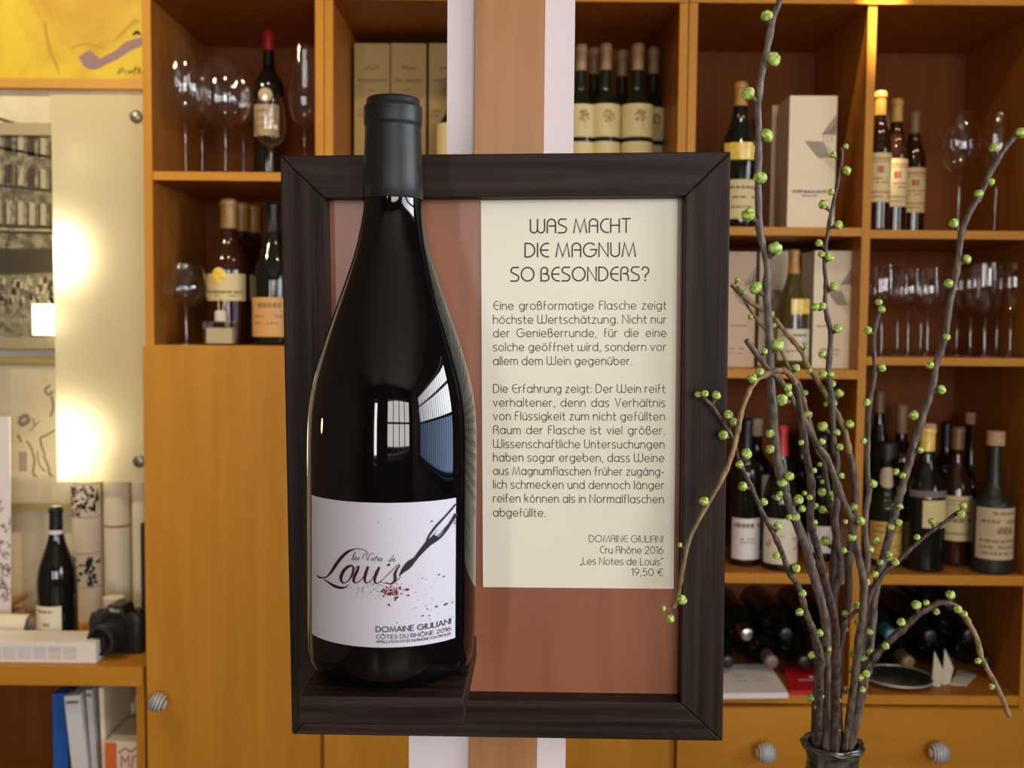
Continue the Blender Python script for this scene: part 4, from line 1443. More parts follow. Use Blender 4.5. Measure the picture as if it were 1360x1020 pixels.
# pen with ink
mb = MB()
pen([(606, 528), (624, 500), (644, 476), (664, 452), (686, 428)], [2, 16, 34, 34, 14])
pen([(682, 436), (700, 410), (728, 372), (760, 332), (790, 300)], [16, 20, 26, 34, 22])
pen([(740, 352), (756, 300), (790, 246), (836, 190), (872, 146), (893, 118)], [6, 8, 10, 8, 8, 7])
pen([(770, 330), (812, 304), (846, 258), (872, 214), (893, 178)], [26, 10, 12, 12, 20])
for a in ((760, 318, 800, 262), (776, 322, 842, 250), (800, 300, 868, 214)):
    pen([(a[0], a[1]), (a[2], a[3])], [5, 2], 2)
pen([(896, 226), (886, 222), (893, 205)], [6, 4, 3], 2)
link_mesh('pen_drawing', mb, M['ink_black'], lab)
mb = MB()
mb2 = MB()


def blob(mb_, x, y, r, ang, k):
    pts = []
    for i in range(7):
        t_ = 2 * math.pi * i / 7
        u_, v_ = r * math.cos(t_), r * k * math.sin(t_)
        pts.append(mb_.add(lab_map(x + u_ * math.cos(ang) - v_ * math.sin(ang), y - (u_ * math.sin(ang) + v_ * math.cos(ang)))))
    mb_.face(*pts)


rnd = random.Random(11)
for i in range(80):
    blob(mb, rnd.gauss(572, 30), rnd.gauss(618, 22), rnd.uniform(2, 8), rnd.uniform(0, 1.2), rnd.uniform(.4, .9))
blob(mb, 648, 602, 13, .3, .6), blob(mb, 596, 650, 11, .7, .6), blob(mb, 560, 628, 16, .2, .6)
for i in range(70):
    blob(mb2, rnd.gauss(490, 62), rnd.gauss(610, 22), rnd.uniform(1.5, 4.5), rnd.uniform(0, 1.2), rnd.uniform(.35, .9))
for i in range(34):
    blob(mb2, rnd.gauss(400, 45), rnd.gauss(640, 26), rnd.uniform(1, 3.5), rnd.uniform(.3, 1.2), .45)
for i in range(46):
    blob(mb2, rnd.uniform(650, 885), rnd.uniform(520, 760), rnd.uniform(1.5, 5), rnd.uniform(.3, .7), .4)
for x, y, r in ((498, 228, 5), (503, 206, 3), (564, 204, 4), (772, 213, 9), (568, 347, 3), (810, 510, 9), (835, 520, 9), (845, 675, 15), (798, 690, 11), (752, 706, 7), (728, 745, 9), (762, 742, 8), (566, 700, 4), (596, 792, 6), (766, 772, 4), (880, 664, 7)):
    blob(mb2, x, y, r, .6, .42)
link_mesh('wine_splash', mb, M['ink_blood'], lab)
link_mesh('ink_splash', mb2, mat('ink_splash_grey', (.06, .055, .06, 1), .5), lab)
mb = MB()


def label_text(s, x0, x1, by, size, w):
    # straight on the paper: measure the base row at the left end and follow the label's lower edge
    bot0 = lagr(x0, [(115, 890), (500, 940), (893, 865)])
    for st in text_strokes(s, x0, 0, size, x1 - x0, 'scale', plain=True, ls=.22):
        ribbon(mb, st, w, lambda x, y: lab_map(x, lagr(x, [(115, 890), (500, 940), (893, 865)]) - (bot0 - by) - y))


label_text('DOMAINE GIULIANI', 486, 872, 850, 29, 5.2)
label_text('C\u00d4TES DU RH\u00d4NE 2016', 487, 872, 889, 22, 3.4)
label_text('APPELLATION C\u00d4TES DU RH\u00d4NE CONTROLEE', 487, 872, 913, 13, 2.4)
link_mesh('imprint', mb, M['ink_black'], lab)

# ================================================================== VASE WITH BRANCHES
VX, VY = xof(1106, .90, 1000), .90
zr = zof(1106, 987, .90)
ZT = 0.735
tb = thing('side_table', 'low dark table carrying the vase, below the picture edge', 'table', (VX, VY + .02, 0))
link_mesh('table_top', MB().lathe([(0, ZT - .025), (.19, ZT - .025), (.195, ZT - .02), (.195, ZT - .004), (.19, ZT), (0, ZT)], 48), M['wenge_h'], tb, True)
link_mesh('column', MB().lathe([(.03, .02), (.025, .3), (.03, ZT - .026)], 20), M['wenge_v'], tb, True)
link_mesh('foot', MB().lathe([(0, 0), (.16, 0), (.16, .012), (.03, .025), (0, .025)], 36), M['wenge_v'], tb, True)
vs = thing('vase', 'dark mottled glass vase holding the budding branches', 'vase', (VX, VY, ZT))
h = zr - ZT
vo = [(0, .0005), (.040, .0005), (.048, .004), (.062, .05), (.064, .10), (.054, .16), (.036, h - .05), (.0225, h - .024), (.0220, h - .012), (.0255, h - .003), (.0262, h), (.0252, h + .002), (.0215, h + .0005), (.0190, h - .012), (.0195, h - .024), (.032, h - .055), (.050, .16), (.059, .10), (.057, .05), (.042, .008), (0, .006)]
link_mesh('body', MB().lathe(vo, 48), M['vase_glass'], vs, True)
tw = []
for i in range(41):
    a = 2 * math.pi * i / 40
    tw.append((.0258 * math.cos(a) * (1 + .02 * math.sin(5 * a)), .0258 * math.sin(a), h - .001 + .0012 * math.sin(9 * a)))
link_mesh('rim', MB().tube(tw, .0019, 8, caps=False), M['vase_glass'], vs, True)


def catmull(pts, n):
    out = []
    m_ = len(pts)
    for i in range(m_ - 1):
        p0, p1, p2, p3 = pts[max(i - 1, 0)], pts[i], pts[i + 1], pts[min(i + 2, m_ - 1)]
        for k in range(n):
            s = k / n
            out.append(0.5 * (2 * p1 + (p2 - p0) * s + (2 * p0 - 5 * p1 + 4 * p2 - p3) * s * s + (3 * p1 - p0 - 3 * p2 + p3) * s ** 3))
    out.append(pts[-1])
    return out


# each branch: label, bark, depth at tip, depth at root, half width at tip and root (photo rows), path tip -> vase, buds
BR = [
    ('tall straight grey branch rising out of the picture at the top, with big buds', 'bark_grey', .80, .885, 4.2, 8.0,
     [(1046, -40), (1036, 0), (1027, 25), (1018, 70), (1012, 97), (1007, 140), (1008, 175), (1007, 230), (1008, 290), (1010, 312), (1019, 352), (1018, 390), (1021, 430), (1023, 470), (1024, 510), (1027, 550), (1031, 600), (1038, 637), (1048, 668), (1057, 692), (1070, 725), (1079, 758), (1089, 792), (1097, 820), (1098, 870), (1101, 910), (1098, 1000)],
     [(1019, 22, 8), (1026, 80, 10), (994, 125, 9), (1017, 181, 9.5), (1009, 237, 9), (994, 286, 9), (1029, 331, 9.5), (1004, 383, 8.5), (1032, 459, 9), (1023, 576, 6), (1023, 597, 6), (1048, 633, 6.5), (1039, 641, 7), (1036, 656, 4), (1033, 661, 4.5), (1060, 664, 7), (1065, 676, 5), (1056, 687, 6.5), (1048, 687, 4)]),
    ('knotty upright branch in front of the pale cartons, thin tip at their tower drawing', 'bark_red', .93, .915, 2.2, 6.5,
     [(1118, 196), (1118, 212), (1113, 240), (1107, 268), (1102, 292), (1099, 312), (1096, 330), (1095, 352), (1097, 376), (1096, 400), (1098, 418), (1103, 442), (1102, 470), (1100, 497), (1104, 522), (1106, 560), (1108, 595), (1112, 612), (1110, 640), (1112, 665), (1109, 692), (1112, 720), (1117, 757), (1109, 785), (1106, 830), (1104, 900), (1104, 1000)],
     [(1123, 195, 4), (1107, 206, 4.5), (1124, 227, 6), (1104, 255, 4.5), (1094, 272, 6.5), (1113, 299, 6), (1088, 323, 5), (1091, 338, 4.5), (1101, 342, 6), (1107, 381, 6), (1083, 408, 5.5), (1092, 407, 5.5), (1112, 437, 6), (1092, 471, 5), (1093, 497, 5.5), (1103, 498, 5), (1093, 567, 7), (1111, 575, 5), (1115, 594, 5), (1117, 632, 4.5)]),
    ('yellowish branch slanting from the frame edge down to the right', 'bark_yellow', .95, .925, 2.8, 6.5,
     [(971, 378), (988, 395), (1008, 409), (1025, 420), (1033, 428), (1045, 444), (1056, 456), (1066, 470), (1073, 487), (1082, 500), (1094, 520), (1106, 540), (1113, 552), (1121, 570), (1127, 596), (1130, 610), (1134, 632), (1136, 664), (1133, 700), (1130, 722), (1127, 745), (1127, 795), (1122, 816), (1116, 850), (1113, 900), (1112, 1000)],
     [(979, 372, 3.5), (988, 388, 3.5), (1024, 417, 4.5), (1028, 432, 3.5), (1070, 460, 3.5), (1075, 493, 4), (1114, 523, 6), (1097, 537, 3.5), (1103, 533, 4), (1108, 536, 4), (1128, 564, 6), (1105, 510, 5), (1134, 674, 5.5), (1122, 815, 5), (1123, 836, 4.5)]),
    ('thin yellow twig crossing behind the tall grey branch', 'bark_yellow', .97, .930, 2.0, 5.5,
     [(979, 380), (986, 392), (993, 406), (1004, 422), (1016, 437), (1028, 452), (1038, 467), (1047, 487), (1060, 508), (1066, 525), (1071, 546), (1078, 570), (1085, 596), (1093, 612), (1097, 636), (1101, 660), (1107, 690), (1110, 712), (1107, 740), (1104, 780), (1103, 830), (1102, 900), (1103, 1000)],
     [(997, 421, 4), (1028, 433, 3.5), (1069, 522, 4), (1073, 551, 6), (1089, 617, 3.5), (1092, 640, 3), (1092, 654, 6), (1104, 656, 4.5), (1108, 663, 5.5), (1084, 672, 4.5), (1093, 677, 5.5), (1109, 682, 4.5), (1096, 719, 7), (1112, 724, 5.5)]),
    ('grey slanting branch with broken stub crossing the middle of the bunch', 'bark', .82, .890, 4.0, 6.0,
     [(991, 452), (1005, 470), (1020, 490), (1034, 503), (1046, 520), (1056, 537), (1068, 557), (1077, 575), (1086, 592), (1097, 606), (1104, 622), (1113, 646), (1121, 668), (1131, 690), (1133, 708), (1137, 728), (1142, 748), (1147, 772), (1147, 800), (1141, 850), (1134, 910), (1122, 1000)],
     [(1015, 467, 4.5), (1046, 515, 6), (1039, 531, 8), (1048, 523, 4.5), (1091, 587, 5), (1143, 692, 6), (1132, 714, 6), (1123, 693, 3.5), (1121, 731, 4.5)]),
    ('branch arching over to the left and hanging down before the frame', 'bark_yellow', .675, .880, 3.2, 6.5,
     [(891, 808), (899, 800), (902, 782), (906, 760), (911, 732), (917, 712), (930, 686), (944, 662), (957, 640), (970, 610), (977, 585), (982, 560), (988, 536), (996, 517), (1006, 503), (1018, 497), (1032, 492), (1045, 494), (1054, 506), (1060, 528), (1064, 556), (1069, 590), (1074, 622), (1078, 648), (1076, 685), (1079, 706), (1086, 730), (1091, 756), (1098, 782), (1106, 812), (1110, 845), (1110, 890), (1108, 1000)],
     [(999, 503, 6.5), (1009, 494, 5.5), (1057, 489, 5.5), (935, 666, 6.5), (905, 797, 7), (881, 808, 4), (890, 821, 6), (903, 724, 3.5), (1064, 588, 4), (1081, 625, 4), (1069, 655, 3.5), (1075, 661, 4), (1082, 694, 4)]),
    ('thin branch reaching up left with buds before the frame edge', 'bark', .705, .880, 2.4, 5.5,
     [(926, 523), (934, 528), (943, 536), (953, 549), (964, 566), (973, 582), (979, 602), (986, 622), (996, 642), (1004, 661), (1013, 682), (1021, 697), (1031, 716), (1040, 738), (1048, 760), (1059, 776), (1065, 793), (1071, 815), (1077, 830), (1084, 850), (1090, 872), (1089, 910), (1088, 1000)],
     [(927, 524, 4.5), (936, 523, 5), (951, 526, 6.5), (967, 551, 6.5), (974, 561, 6), (961, 578, 6.5), (991, 603, 7.5), (982, 617, 5.5), (987, 646, 6.5), (1014, 667, 5.5), (1033, 699, 6), (1031, 738, 5), (1057, 755, 6), (1066, 788, 5), (1062, 813, 5.5), (1078, 870, 5)]),
    ('straight upright branch with a double bud at its tip, right of the divider', 'bark_grey', .86, .910, 2.6, 6.0,
     [(1169, 409), (1166, 422), (1161, 442), (1161, 470), (1162, 498), (1158, 520), (1154, 545), (1153, 575), (1152, 605), (1153, 640), (1154, 655), (1150, 682), (1149, 706), (1153, 738), (1150, 762), (1149, 795), (1146, 830), (1142, 872), (1140, 905), (1134, 945), (1124, 1000)],
     [(1167, 402, 5), (1171, 411, 5), (1153, 439, 5.5), (1171, 489, 5.5), (1151, 535, 5.5), (1147, 586, 4.5), (1159, 643, 6), (1143, 692, 5), (1156, 730, 5), (1150, 773, 5.5), (1139, 805, 6), (1139, 827, 4.5), (1135, 869, 6), (1133, 890, 6)]),
    ('longest branch leaning right, its tip leaving the picture at the right', 'bark', .95, .905, 4.0, 7.0,
     [(1372, 160), (1358, 172), (1340, 190), (1326, 210), (1313, 234), (1303, 256), (1290, 278), (1279, 302), (1275, 322), (1272, 350), (1266, 382), (1260, 412), (1256, 442), (1251, 462), (1243, 484), (1240, 505), (1234, 528), (1227, 548), (1219, 574), (1213, 592), (1208, 614), (1200, 640), (1194, 662), (1187, 688), (1181, 712), (1173, 742), (1166, 768), (1160, 800), (1157, 840), (1154, 872), (1148, 905), (1138, 950), (1126, 1000)],
     [(1355, 177, 7), (1320, 197, 6), (1315, 242, 5.5), (1300, 258, 6), (1267, 297, 6.5), (1283, 345, 6.5), (1260, 377, 6), (1257, 448, 5), (1235, 485, 5.5), (1249, 518, 6.5), (1214, 552, 6.5), (1222, 598, 4.5), (1190, 627, 5), (1199, 632, 4.5), (1195, 673, 4.5), (1193, 694, 5), (1183, 700, 5), (1164, 717, 4.5), (1156, 730, 4), (1180, 737, 5), (1169, 747, 4.5), (1158, 794, 5.5), (1155, 839, 5.5)]),
    ('short thin branch pointing right across the brandy bottles', 'bark_red', .88, .900, 2.6, 5.0,
     [(1274, 679), (1263, 687), (1250, 697), (1235, 707), (1222, 718), (1206, 732), (1191, 747), (1178, 757), (1166, 772), (1157, 788), (1150, 812), (1146, 850), (1143, 900), (1136, 940), (1127, 1000)],
     [(1279, 672, 5), (1276, 683, 5.5), (1238, 693, 5), (1218, 714, 4.5), (1189, 747, 5), (1162, 763, 5), (1147, 875, 5)]),
    ('branch arching over to the right and bending down to a bare tip', 'bark_yellow', .86, .890, 3.4, 7.0,
     [(1341, 952), (1333, 932), (1324, 912), (1312, 890), (1303, 872), (1298, 850), (1289, 832), (1279, 816), (1266, 804), (1250, 800), (1236, 806), (1221, 815), (1205, 830), (1188, 845), (1171, 861), (1156, 880), (1148, 895), (1143, 915), (1136, 950), (1126, 1000)],
     [(1262, 791, 6.5), (1230, 801, 4.5), (1217, 804, 6.5), (1243, 812, 5), (1272, 809, 5.5), (1281, 816, 4.5), (1197, 827, 6), (1176, 858, 5), (1299, 878, 4.5), (1317, 912, 4), (1142, 900, 5), (1150, 895, 5.5), (1145, 916, 4.5)]),
    ('short leafless-looking stem low in the bunch with a side twig', 'bark_red', .885, .895, 3.0, 6.5,
     [(1140, 808), (1131, 818), (1122, 828), (1118, 850), (1115, 870), (1113, 910), (1114, 1000)],
     [(1124, 915, 4.5), (1115, 930, 3.5), (1112, 969, 5), (1106, 899, 4)]),
    ('dark stem at the left of the bunch just above the vase', 'bark_red', .87, .880, 3.5, 6.5,
     [(1078, 835), (1083, 860), (1086, 890), (1083, 930), (1084, 1000)],
     [(1088, 841, 5.5), (1102, 863, 5), (1090, 925, 4.5), (1077, 927, 5.5), (1087, 940, 5.5)]),
    ('dark stem at the right of the bunch just above the vase', 'bark_grey', .905, .910, 3.5, 6.0,
     [(1167, 776), (1162, 800), (1158, 835), (1156, 862), (1150, 890), (1144, 920), (1138, 960), (1130, 1000)],
     [(1155, 866, 4.5), (1128, 991, 4.5), (1101, 959, 4)]),
]

# one bud shape, shared by all buds: a plump round bud with folded leaf tips on a brown scale
bud_me = None


def make_bud_mesh():
    mb_ = MB()
    seg, rings_ = 20, 12
    vs_ = []
    for i in range(rings_ + 1):
        t_ = i / rings_
        z = -.55 + 1.75 * t_
        r_ = math.sin(min(1, t_ * .985) * math.pi) ** .58 * (1.0 - .20 * t_)
        row = []
        for k_ in range(seg):
            a = 2 * math.pi * k_ / seg
            lob = 1 + .09 * abs(math.sin(2 * a + 2.4 * t_)) * t_ + .03 * math.sin(5 * a - 3 * t_)
            row.append(mb_.add((max(r_, .05) * lob * math.cos(a), max(r_, .05) * lob * math.sin(a), z + .09 * math.sin(3 * a + 1) * t_ ** 2 - (.16 if i == rings_ else 0))))
        vs_.append(row)
    for i, (a, b) in enumerate(zip(vs_, vs_[1:])):
        mb_.cur = 1 if i < 2 else 0
        for k_ in range(seg):
            k2 = (k_ + 1) % seg
            mb_.face(a[k_], a[k2], b[k2], b[k_])
    mb_.cur = 1
    mb_.face(*vs_[0][::-1])
    mb_.cur = 0
    mb_.face(*vs_[-1])
    # stalk
    mb_.cur = 1
    mb_.tube([(0, 0, -1.5), (0.02, 0, -1.0), (0, 0, -.42)], [.30, .34, .50], 8)
    return mb_


proto = link_mesh('bud', make_bud_mesh(), [M['bud_green'], M['bud_scale']], None, True)
bud_used = False
brnd = random.Random(3)
for bi, (lab_, bark, yt, yr, rt, rroot, path, buds) in enumerate(BR):
    n = len(path)
    cum = [0.0]
    for a, b in zip(path, path[1:]):
        cum.append(cum[-1] + math.hypot(b[0] - a[0], b[1] - a[1]))
    pts = []
    for i, (px, py) in enumerate(path):
        s = cum[i] / cum[-1]
        Y = yt + (yr - yt) * (s ** (.85 if yt > .75 else 1.9))
        pts.append(P(px, py, Y))
    dx = pts[-1].x - VX
    dy = pts[-1].y - VY
    lim = math.sqrt(max(0.0, .0150 ** 2 - dx * dx))
    newY = VY + max(-lim, min(lim, dy))
    shift = newY - pts[-1].y
    for i in range(n):                       # keep the foot of the branch inside the neck of the vase
        wgt = max(0.0, (cum[i] / cum[-1] - .45) / .55)
        pts[i] = P(path[i][0], path[i][1], pts[i].y + shift * wgt)
    root = pts[-1].copy()
    last = pts[-1]
    down = Vector((VX + (last.x - VX) * .55, VY + (last.y - VY) * .6, zr - .07))
    pts2 = catmull([Vector(q) for q in pts] + [down], 5)
    N = len(pts2)
    rad = []
    for i, q in enumerate(pts2):
        s = i / (N - 1)
        w = (rt + (rroot - rt) * s ** 1.25) * .98
        node = max(0, math.sin(i * .62 + bi * 1.3)) ** 6
        rad.append(w * q.y / F_PX * (.94 + .24 * node + .06 * math.sin(i * 1.7 + bi)))
    t = thing('branch', lab_, 'branch', root, 'budding branches in the vase')
    loc = [q - root for q in pts2]
    mt = MB().tube(loc, rad, 10)
    mats_ = [M[bark]]
    if bark == 'bark_yellow':               # young yellow wood only towards the tip
        mats_.append(M['bark_red'])
        cut = int(len(loc) * (.55 if bi != 10 else .40)) * 10
        mt.mi = [1 if k_ >= cut else 0 for k_ in range(len(mt.f))]
    link_mesh('stem', mt, mats_, t, True)
    for (bx_, by_, br_) in buds:
        best = None
        for i, q in enumerate(pts2[:-5]):
            d_ = q - CAM
            fz = d_.dot(_F)
            qx, qy = 680 + F_PX * d_.dot(_R) / fz, 510 - F_PX * d_.dot(_U) / fz
            dd = math.hypot(qx - bx_, qy - by_ - br_ * .8)
            if best is None or dd < best[0]:
                best = (dd, i, qx, qy)
        dd, i, qx, qy = best
        anchor = pts2[i]
        Yb = anchor.y - brnd.uniform(.0, .006)
        pb = P(bx_, by_, Yb)
        rr_ = br_ * Yb / F_PX * 1.10
        dirv = (pb - anchor)
        if dirv.length < rr_ * .4:
            dirv = Vector((brnd.uniform(-.3, .3), -1, .4))
        dirn = (dirv.normalized() + Vector((0, -.12, .30))).normalized()
        if not bud_used:
            o = proto
            bud_used = True
        else:
            o = proto.copy()
            COL.objects.link(o)
        o.parent = t
        o.location = pb - root - dirn * rr_ * .2
        o.scale = (rr_, rr_, rr_)
        qd = dirn.to_track_quat('Z', 'Y')
        o.rotation_mode = 'QUATERNION'
        from mathutils import Quaternion
        o.rotation_quaternion = qd @ Quaternion((0, 0, 1), brnd.uniform(0, 6.28))

# ================================================================== LEFT SIDE: WALL, PICTURES, LAMPS
# ---- yellow painting
Ypn = 2.592
pm = noise_mat('painting_yellow', (.56, .32, .004, 1), (.72, .53, .010, 1), (1, 1, 1), 5, .55, 6, .1, lo=.38, hi=.62, dist=1.2)
px0, px1 = xof(-160, Ypn, 60), xof(212, Ypn, 60)
pz0, pz1 = zof(100, 117, Ypn), zof(100, -420, Ypn)
zcan = zof(100, 104, Ypn)
t = thing('painting', 'yellow abstract canvas with violet stroke at the upper left', 'painting', (px0, Ypn, pz0))
w, h = px1 - px0, pz1 - pz0
link_mesh('canvas', MB().box(.001, w - .001, .004, .026, zcan - pz0, h - .012), pm, t)
link_mesh('frame_strip', MB().box(0, w, 0, .027, 0, zcan - pz0 - .0004), mat('orange_strip', (.60, .30, .03, 1), .5), t)


def on_canvas(px, py):
    q = P(px, py, Ypn + .004)
    return (q.x - px0, q.z - pz0)


def flat_pen(mb_, pts, w_, y, conv, n=4):
    p, ww = smooth2(pts, w_, n)
    kk = Ypn / F_PX
    p = [conv(*q) for q in p]
    ribbon(mb_, p, [x * kk for x in ww], lambda x, z: (x, y, z))


mb = MB()
flat_pen(mb, [(112, 76), (117, 82), (126, 86), (140, 80), (156, 72), (168, 63), (182, 57), (196, 54)], [12, 16, 12, 10, 11, 12, 12, 9], .0033, on_canvas)
flat_pen(mb, [(118, 72), (124, 78)], [10, 12], .0031, on_canvas)
link_mesh('violet_stroke', mb, mat('violet_paint', (.26, .14, .17, 1), .5), t)
mb = MB()
flat_pen(mb, [(177, 46), (182, 43), (187, 46)], [2, 5, 2], .0032, on_canvas)
for st in ([(157, 99), (159, 92), (163, 91), (164, 94), (158, 96)], [(166, 98), (168, 94)], [(171, 98), (172, 94), (174, 97), (176, 93)], [(178, 98), (181, 88)], [(178, 92), (183, 91)], [(183, 98), (186, 89), (185, 95), (188, 96)], [(189, 97), (194, 95)]):
    flat_pen(mb, st, [1.1] * len(st), .0032, on_canvas, 3)
link_mesh('signature', mb, M['ink_black'], t)
mb = MB()
flat_pen(mb, [(60, 30), (64, 60), (76, 90), (78, 97)], [3, 5, 3, 1], .0034, on_canvas)
flat_pen(mb, [(95, 64), (112, 58), (130, 62), (140, 64)], [1.5, 3, 3, 1], .0034, on_canvas)
flat_pen(mb, [(150, 56), (162, 44), (170, 36), (180, 28)], [1, 5, 3, 8], .0034, on_canvas)
link_mesh('ochre_stroke', mb, mat('ochre_paint', (.52, .30, .02, 1), .6), t)

# ---- framed street photograph
Ypo = 2.565
fm = mat('silver_frame', (.42, .36, .22, 1), .4, .4)
q0, q1 = P(-110, 445, Ypo), P(128, 163, Ypo)
t = thing('framed_photograph', 'framed black and white photograph of a balconied street house', 'picture', (q0.x, Ypo, zof(40, 463, Ypo)))
W, H = q1.x - q0.x, zof(40, 163, Ypo) - zof(40, 463, Ypo)
kk = Ypo / F_PX
link_mesh('frame', MB().box(0, W, 0, .02, H - 16 * kk, H).box(0, W, 0, .02, 0, 15 * kk).box(0, 10 * kk, 0, .02, 15 * kk, H - 16 * kk).box(W - 10 * kk, W, 0, .02, 15 * kk, H - 16 * kk), fm, t)
ph = bpy.data.materials.new('photo_print')
ph.use_nodes = True
nt = ph.node_tree
b = nt.nodes['Principled BSDF']
b.inputs['Roughness'].default_value = .25
tc = nt.nodes.new('ShaderNodeTexCoord')
nz = nt.nodes.new('ShaderNodeTexNoise')
nz.inputs['Scale'].default_value = 55
nz.inputs['Detail'].default_value = 8
rp = nt.nodes.new('ShaderNodeValToRGB')
rp.color_ramp.elements[0].position, rp.color_ramp.elements[1].position = .38, .66
rp.color_ramp.elements[0].color, rp.color_ramp.elements[1].color = (.11, .10, .066, 1), (.32, .29, .20, 1)
nt.links.new(tc.outputs['Object'], nz.inputs['Vector'])
nt.links.new(nz.outputs['Fac'], rp.inputs[0])
nt.links.new(rp.outputs[0], b.inputs['Base Color'])
mbP = MB().box(10 * kk, W - 10 * kk, .009, .015, 15 * kk, H - 16 * kk)
mbL, mbD = 1, 2


def facade(px, py):
    q = P(px, py, Ypo + .009)
    return (q.x - q0.x, q.z - t_base)


t_base = zof(40, 463, Ypo)


def quad(mb_, a, b_, c_, d_, y=.0085):
    if mb_ in (1, 2):
        mbP.cur, mb_ = mb_, mbP
    mb_.face(*[mb_.add((facade(*q)[0], y, facade(*q)[1])) for q in (d_, c_, b_, a)])


# sky-bright windows, dark shutters, balcony lines and a pale crowd
for rowy, slope, hgt in ((180, .30, 28), (222, .24, 26), (268, .16, 32)):
    for k_ in range(6):
        x = -6 + k_ * 15
        y = rowy + slope * (x - 40) * .6
        quad(mbL if k_ % 2 == 0 or rowy == 268 else mbD, (x, y), (x + 7, y + 2), (x + 7, y + hgt), (x, y + hgt))
        quad(mbD, (x - 3, y + 2), (x - .5, y + 2), (x - .5, y + hgt), (x - 3, y + hgt))
for y, s in ((208, 18), (252, 10), (300, 3), (308, 3), (178, 28)):
    quad(mbD, (-20, y - s), (72, y), (72, y + 4), (-20, y - s + 4))
for y in (304,):
    quad(mbL, (-20, y), (72, y + 1), (72, y + 3), (-20, y + 2))
quad(mbD, (-20, 330), (72, 330), (72, 362), (-20, 366))
rnd = random.Random(5)
for k_ in range(46):
    x, y = rnd.uniform(-10, 70), rnd.uniform(366, 398)
    quad(mbL if rnd.random() < .55 else mbD, (x, y), (x + 3, y), (x + 4, y + 9), (x - 1, y + 9), .0083)
for a in ((8, 330, 20, 250), (20, 250, 34, 190), (14, 280, 4, 232), (22, 244, 10, 205), (4, 340, 22, 292)):
    for off in (0,):
        quad(mbD, (a[0], a[1]), (a[0] + 1.4, a[1]), (a[2] + .9, a[3]), (a[2], a[3]), .0082)
link_mesh('print', mbP, [ph, mat('photo_light', (.44, .40, .28, 1), .3), mat('photo_dark', (.055, .048, .032, 1), .3)], t)

# ---- framed ink drawing below
q0, q1 = P(-110, 676, Ypo), P(128, 476, Ypo)
t_base = zof(40, 676, Ypo)
t = thing('framed_drawing', 'framed ink sketch on grey paper below the street photograph', 'picture', (q0.x, Ypo, t_base))
W, H = q1.x - q0.x, zof(40, 476, Ypo) - t_base
link_mesh('frame', MB().box(0, W, 0, .02, 0, 6 * kk).box(0, W, 0, .02, H - 6 * kk, H).box(0, 5 * kk, 0, .02, 6 * kk, H - 6 * kk).box(W - 5 * kk, W, 0, .02, 6 * kk, H - 6 * kk), mat('thin_gold_frame', (.50, .38, .10, 1), .35, .5), t)
link_mesh('mount', MB().box(5 * kk, W - 5 * kk, .009, .014, 6 * kk, H - 6 * kk), mat('mount_grey', (.42, .38, .27, 1), .6), t)
mb = MB()
quad(mb, (14, 490), (110, 490), (110, 668), (14, 668), .0085)
link_mesh('drawing_paper', mb, noise_mat('drawing_paper', (.46, .41, .29, 1), (.62, .56, .40, 1), (1, 1, 1), 6, .6), t)
mb = MB()
for st, w_ in (([(66, 512), (60, 518), (64, 524), (70, 520)], 3), ([(68, 526), (71, 540), (68, 552)], 3), ([(72, 572), (62, 578), (54, 582), (56, 594), (60, 604)], 2.6), ([(27, 556), (34, 552), (38, 558), (30, 564), (26, 560)], 6), ([(36, 586), (42, 596), (46, 612), (44, 628), (48, 632)], 2.6), ([(58, 606), (64, 618), (66, 630), (70, 632)], 2.6), ([(40, 572), (46, 566), (52, 560)], 1.6), ([(50, 600), (52, 616), (60, 626)], 2), ([(24, 578), (28, 586)], 3), ([(44, 556), (46, 566)], 2)):
    flat_pen(mb, st, [w_] * len(st), .0080, lambda a, b_: facade(a, b_))
link_mesh('ink_lines', mb, M['ink_grey'], t)
mb = MB()
quad(mb, (25, 600), (36, 600), (36, 626), (25, 626), .0081)
link_mesh('grey_wash', mb, mat('grey_wash', (.30, .28, .22, 1), .6), t)

# ---- frosted panel on stand-offs
Yfp = 2.485
q0, q1 = P(73, 640, Yfp), P(206, 126, Yfp)
fx, fzb = P(76, 640, Yfp).x, zof(130, 640, Yfp)
ft = zof(130, 126, Yfp)
t = thing('frosted_panel', 'frosted white glass panel on metal stand-offs, lit from behind', 'panel', (fx, Yfp, fzb))
mb = MB().box(0, q1.x - fx, 0, .004, 0, ft - fzb)
del mb.f[4], mb.mi[4]
link_mesh('pane', mb, M['frosted'], t)
for px, py in ((180, 154.5), (184, 613)):
    q = P(px, py, Yfp - .006)
    link_mesh('standoff', MB().lathe([(0, -.13), (.008, -.13), (.008, 0), (.0145, .0005), (.0145, .0045), (.012, .007), (0, .008)], 24, q.x - fx, 0, q.z - fzb, 'y-'), M['steel_dark'], t, True)
# lamps behind it
em = bpy.data.materials.new('lamp_glow')
em.use_nodes = True
b = em.node_tree.nodes['Principled BSDF']
b.inputs['Emission Color'].default_value = (1, .88, .60, 1)
b.inputs['Emission Strength'].default_value = 3.0
q = P(71, 445, 2.535)
t = thing('wall_lamp', 'small glowing wall lamp half hidden behind the frosted panel', 'lamp', (q.x, 2.535, q.z))
hh = zof(71, 404, 2.535) - q.z
link_mesh('shade', MB().lathe([(0, 0), (.046, 0), (.046, hh), (0, hh)], 28), em, t, True)
link_mesh('bracket', MB().box(-.012, .012, .040, YB - 2.535, .02, .045), M['steel_dark'], t)


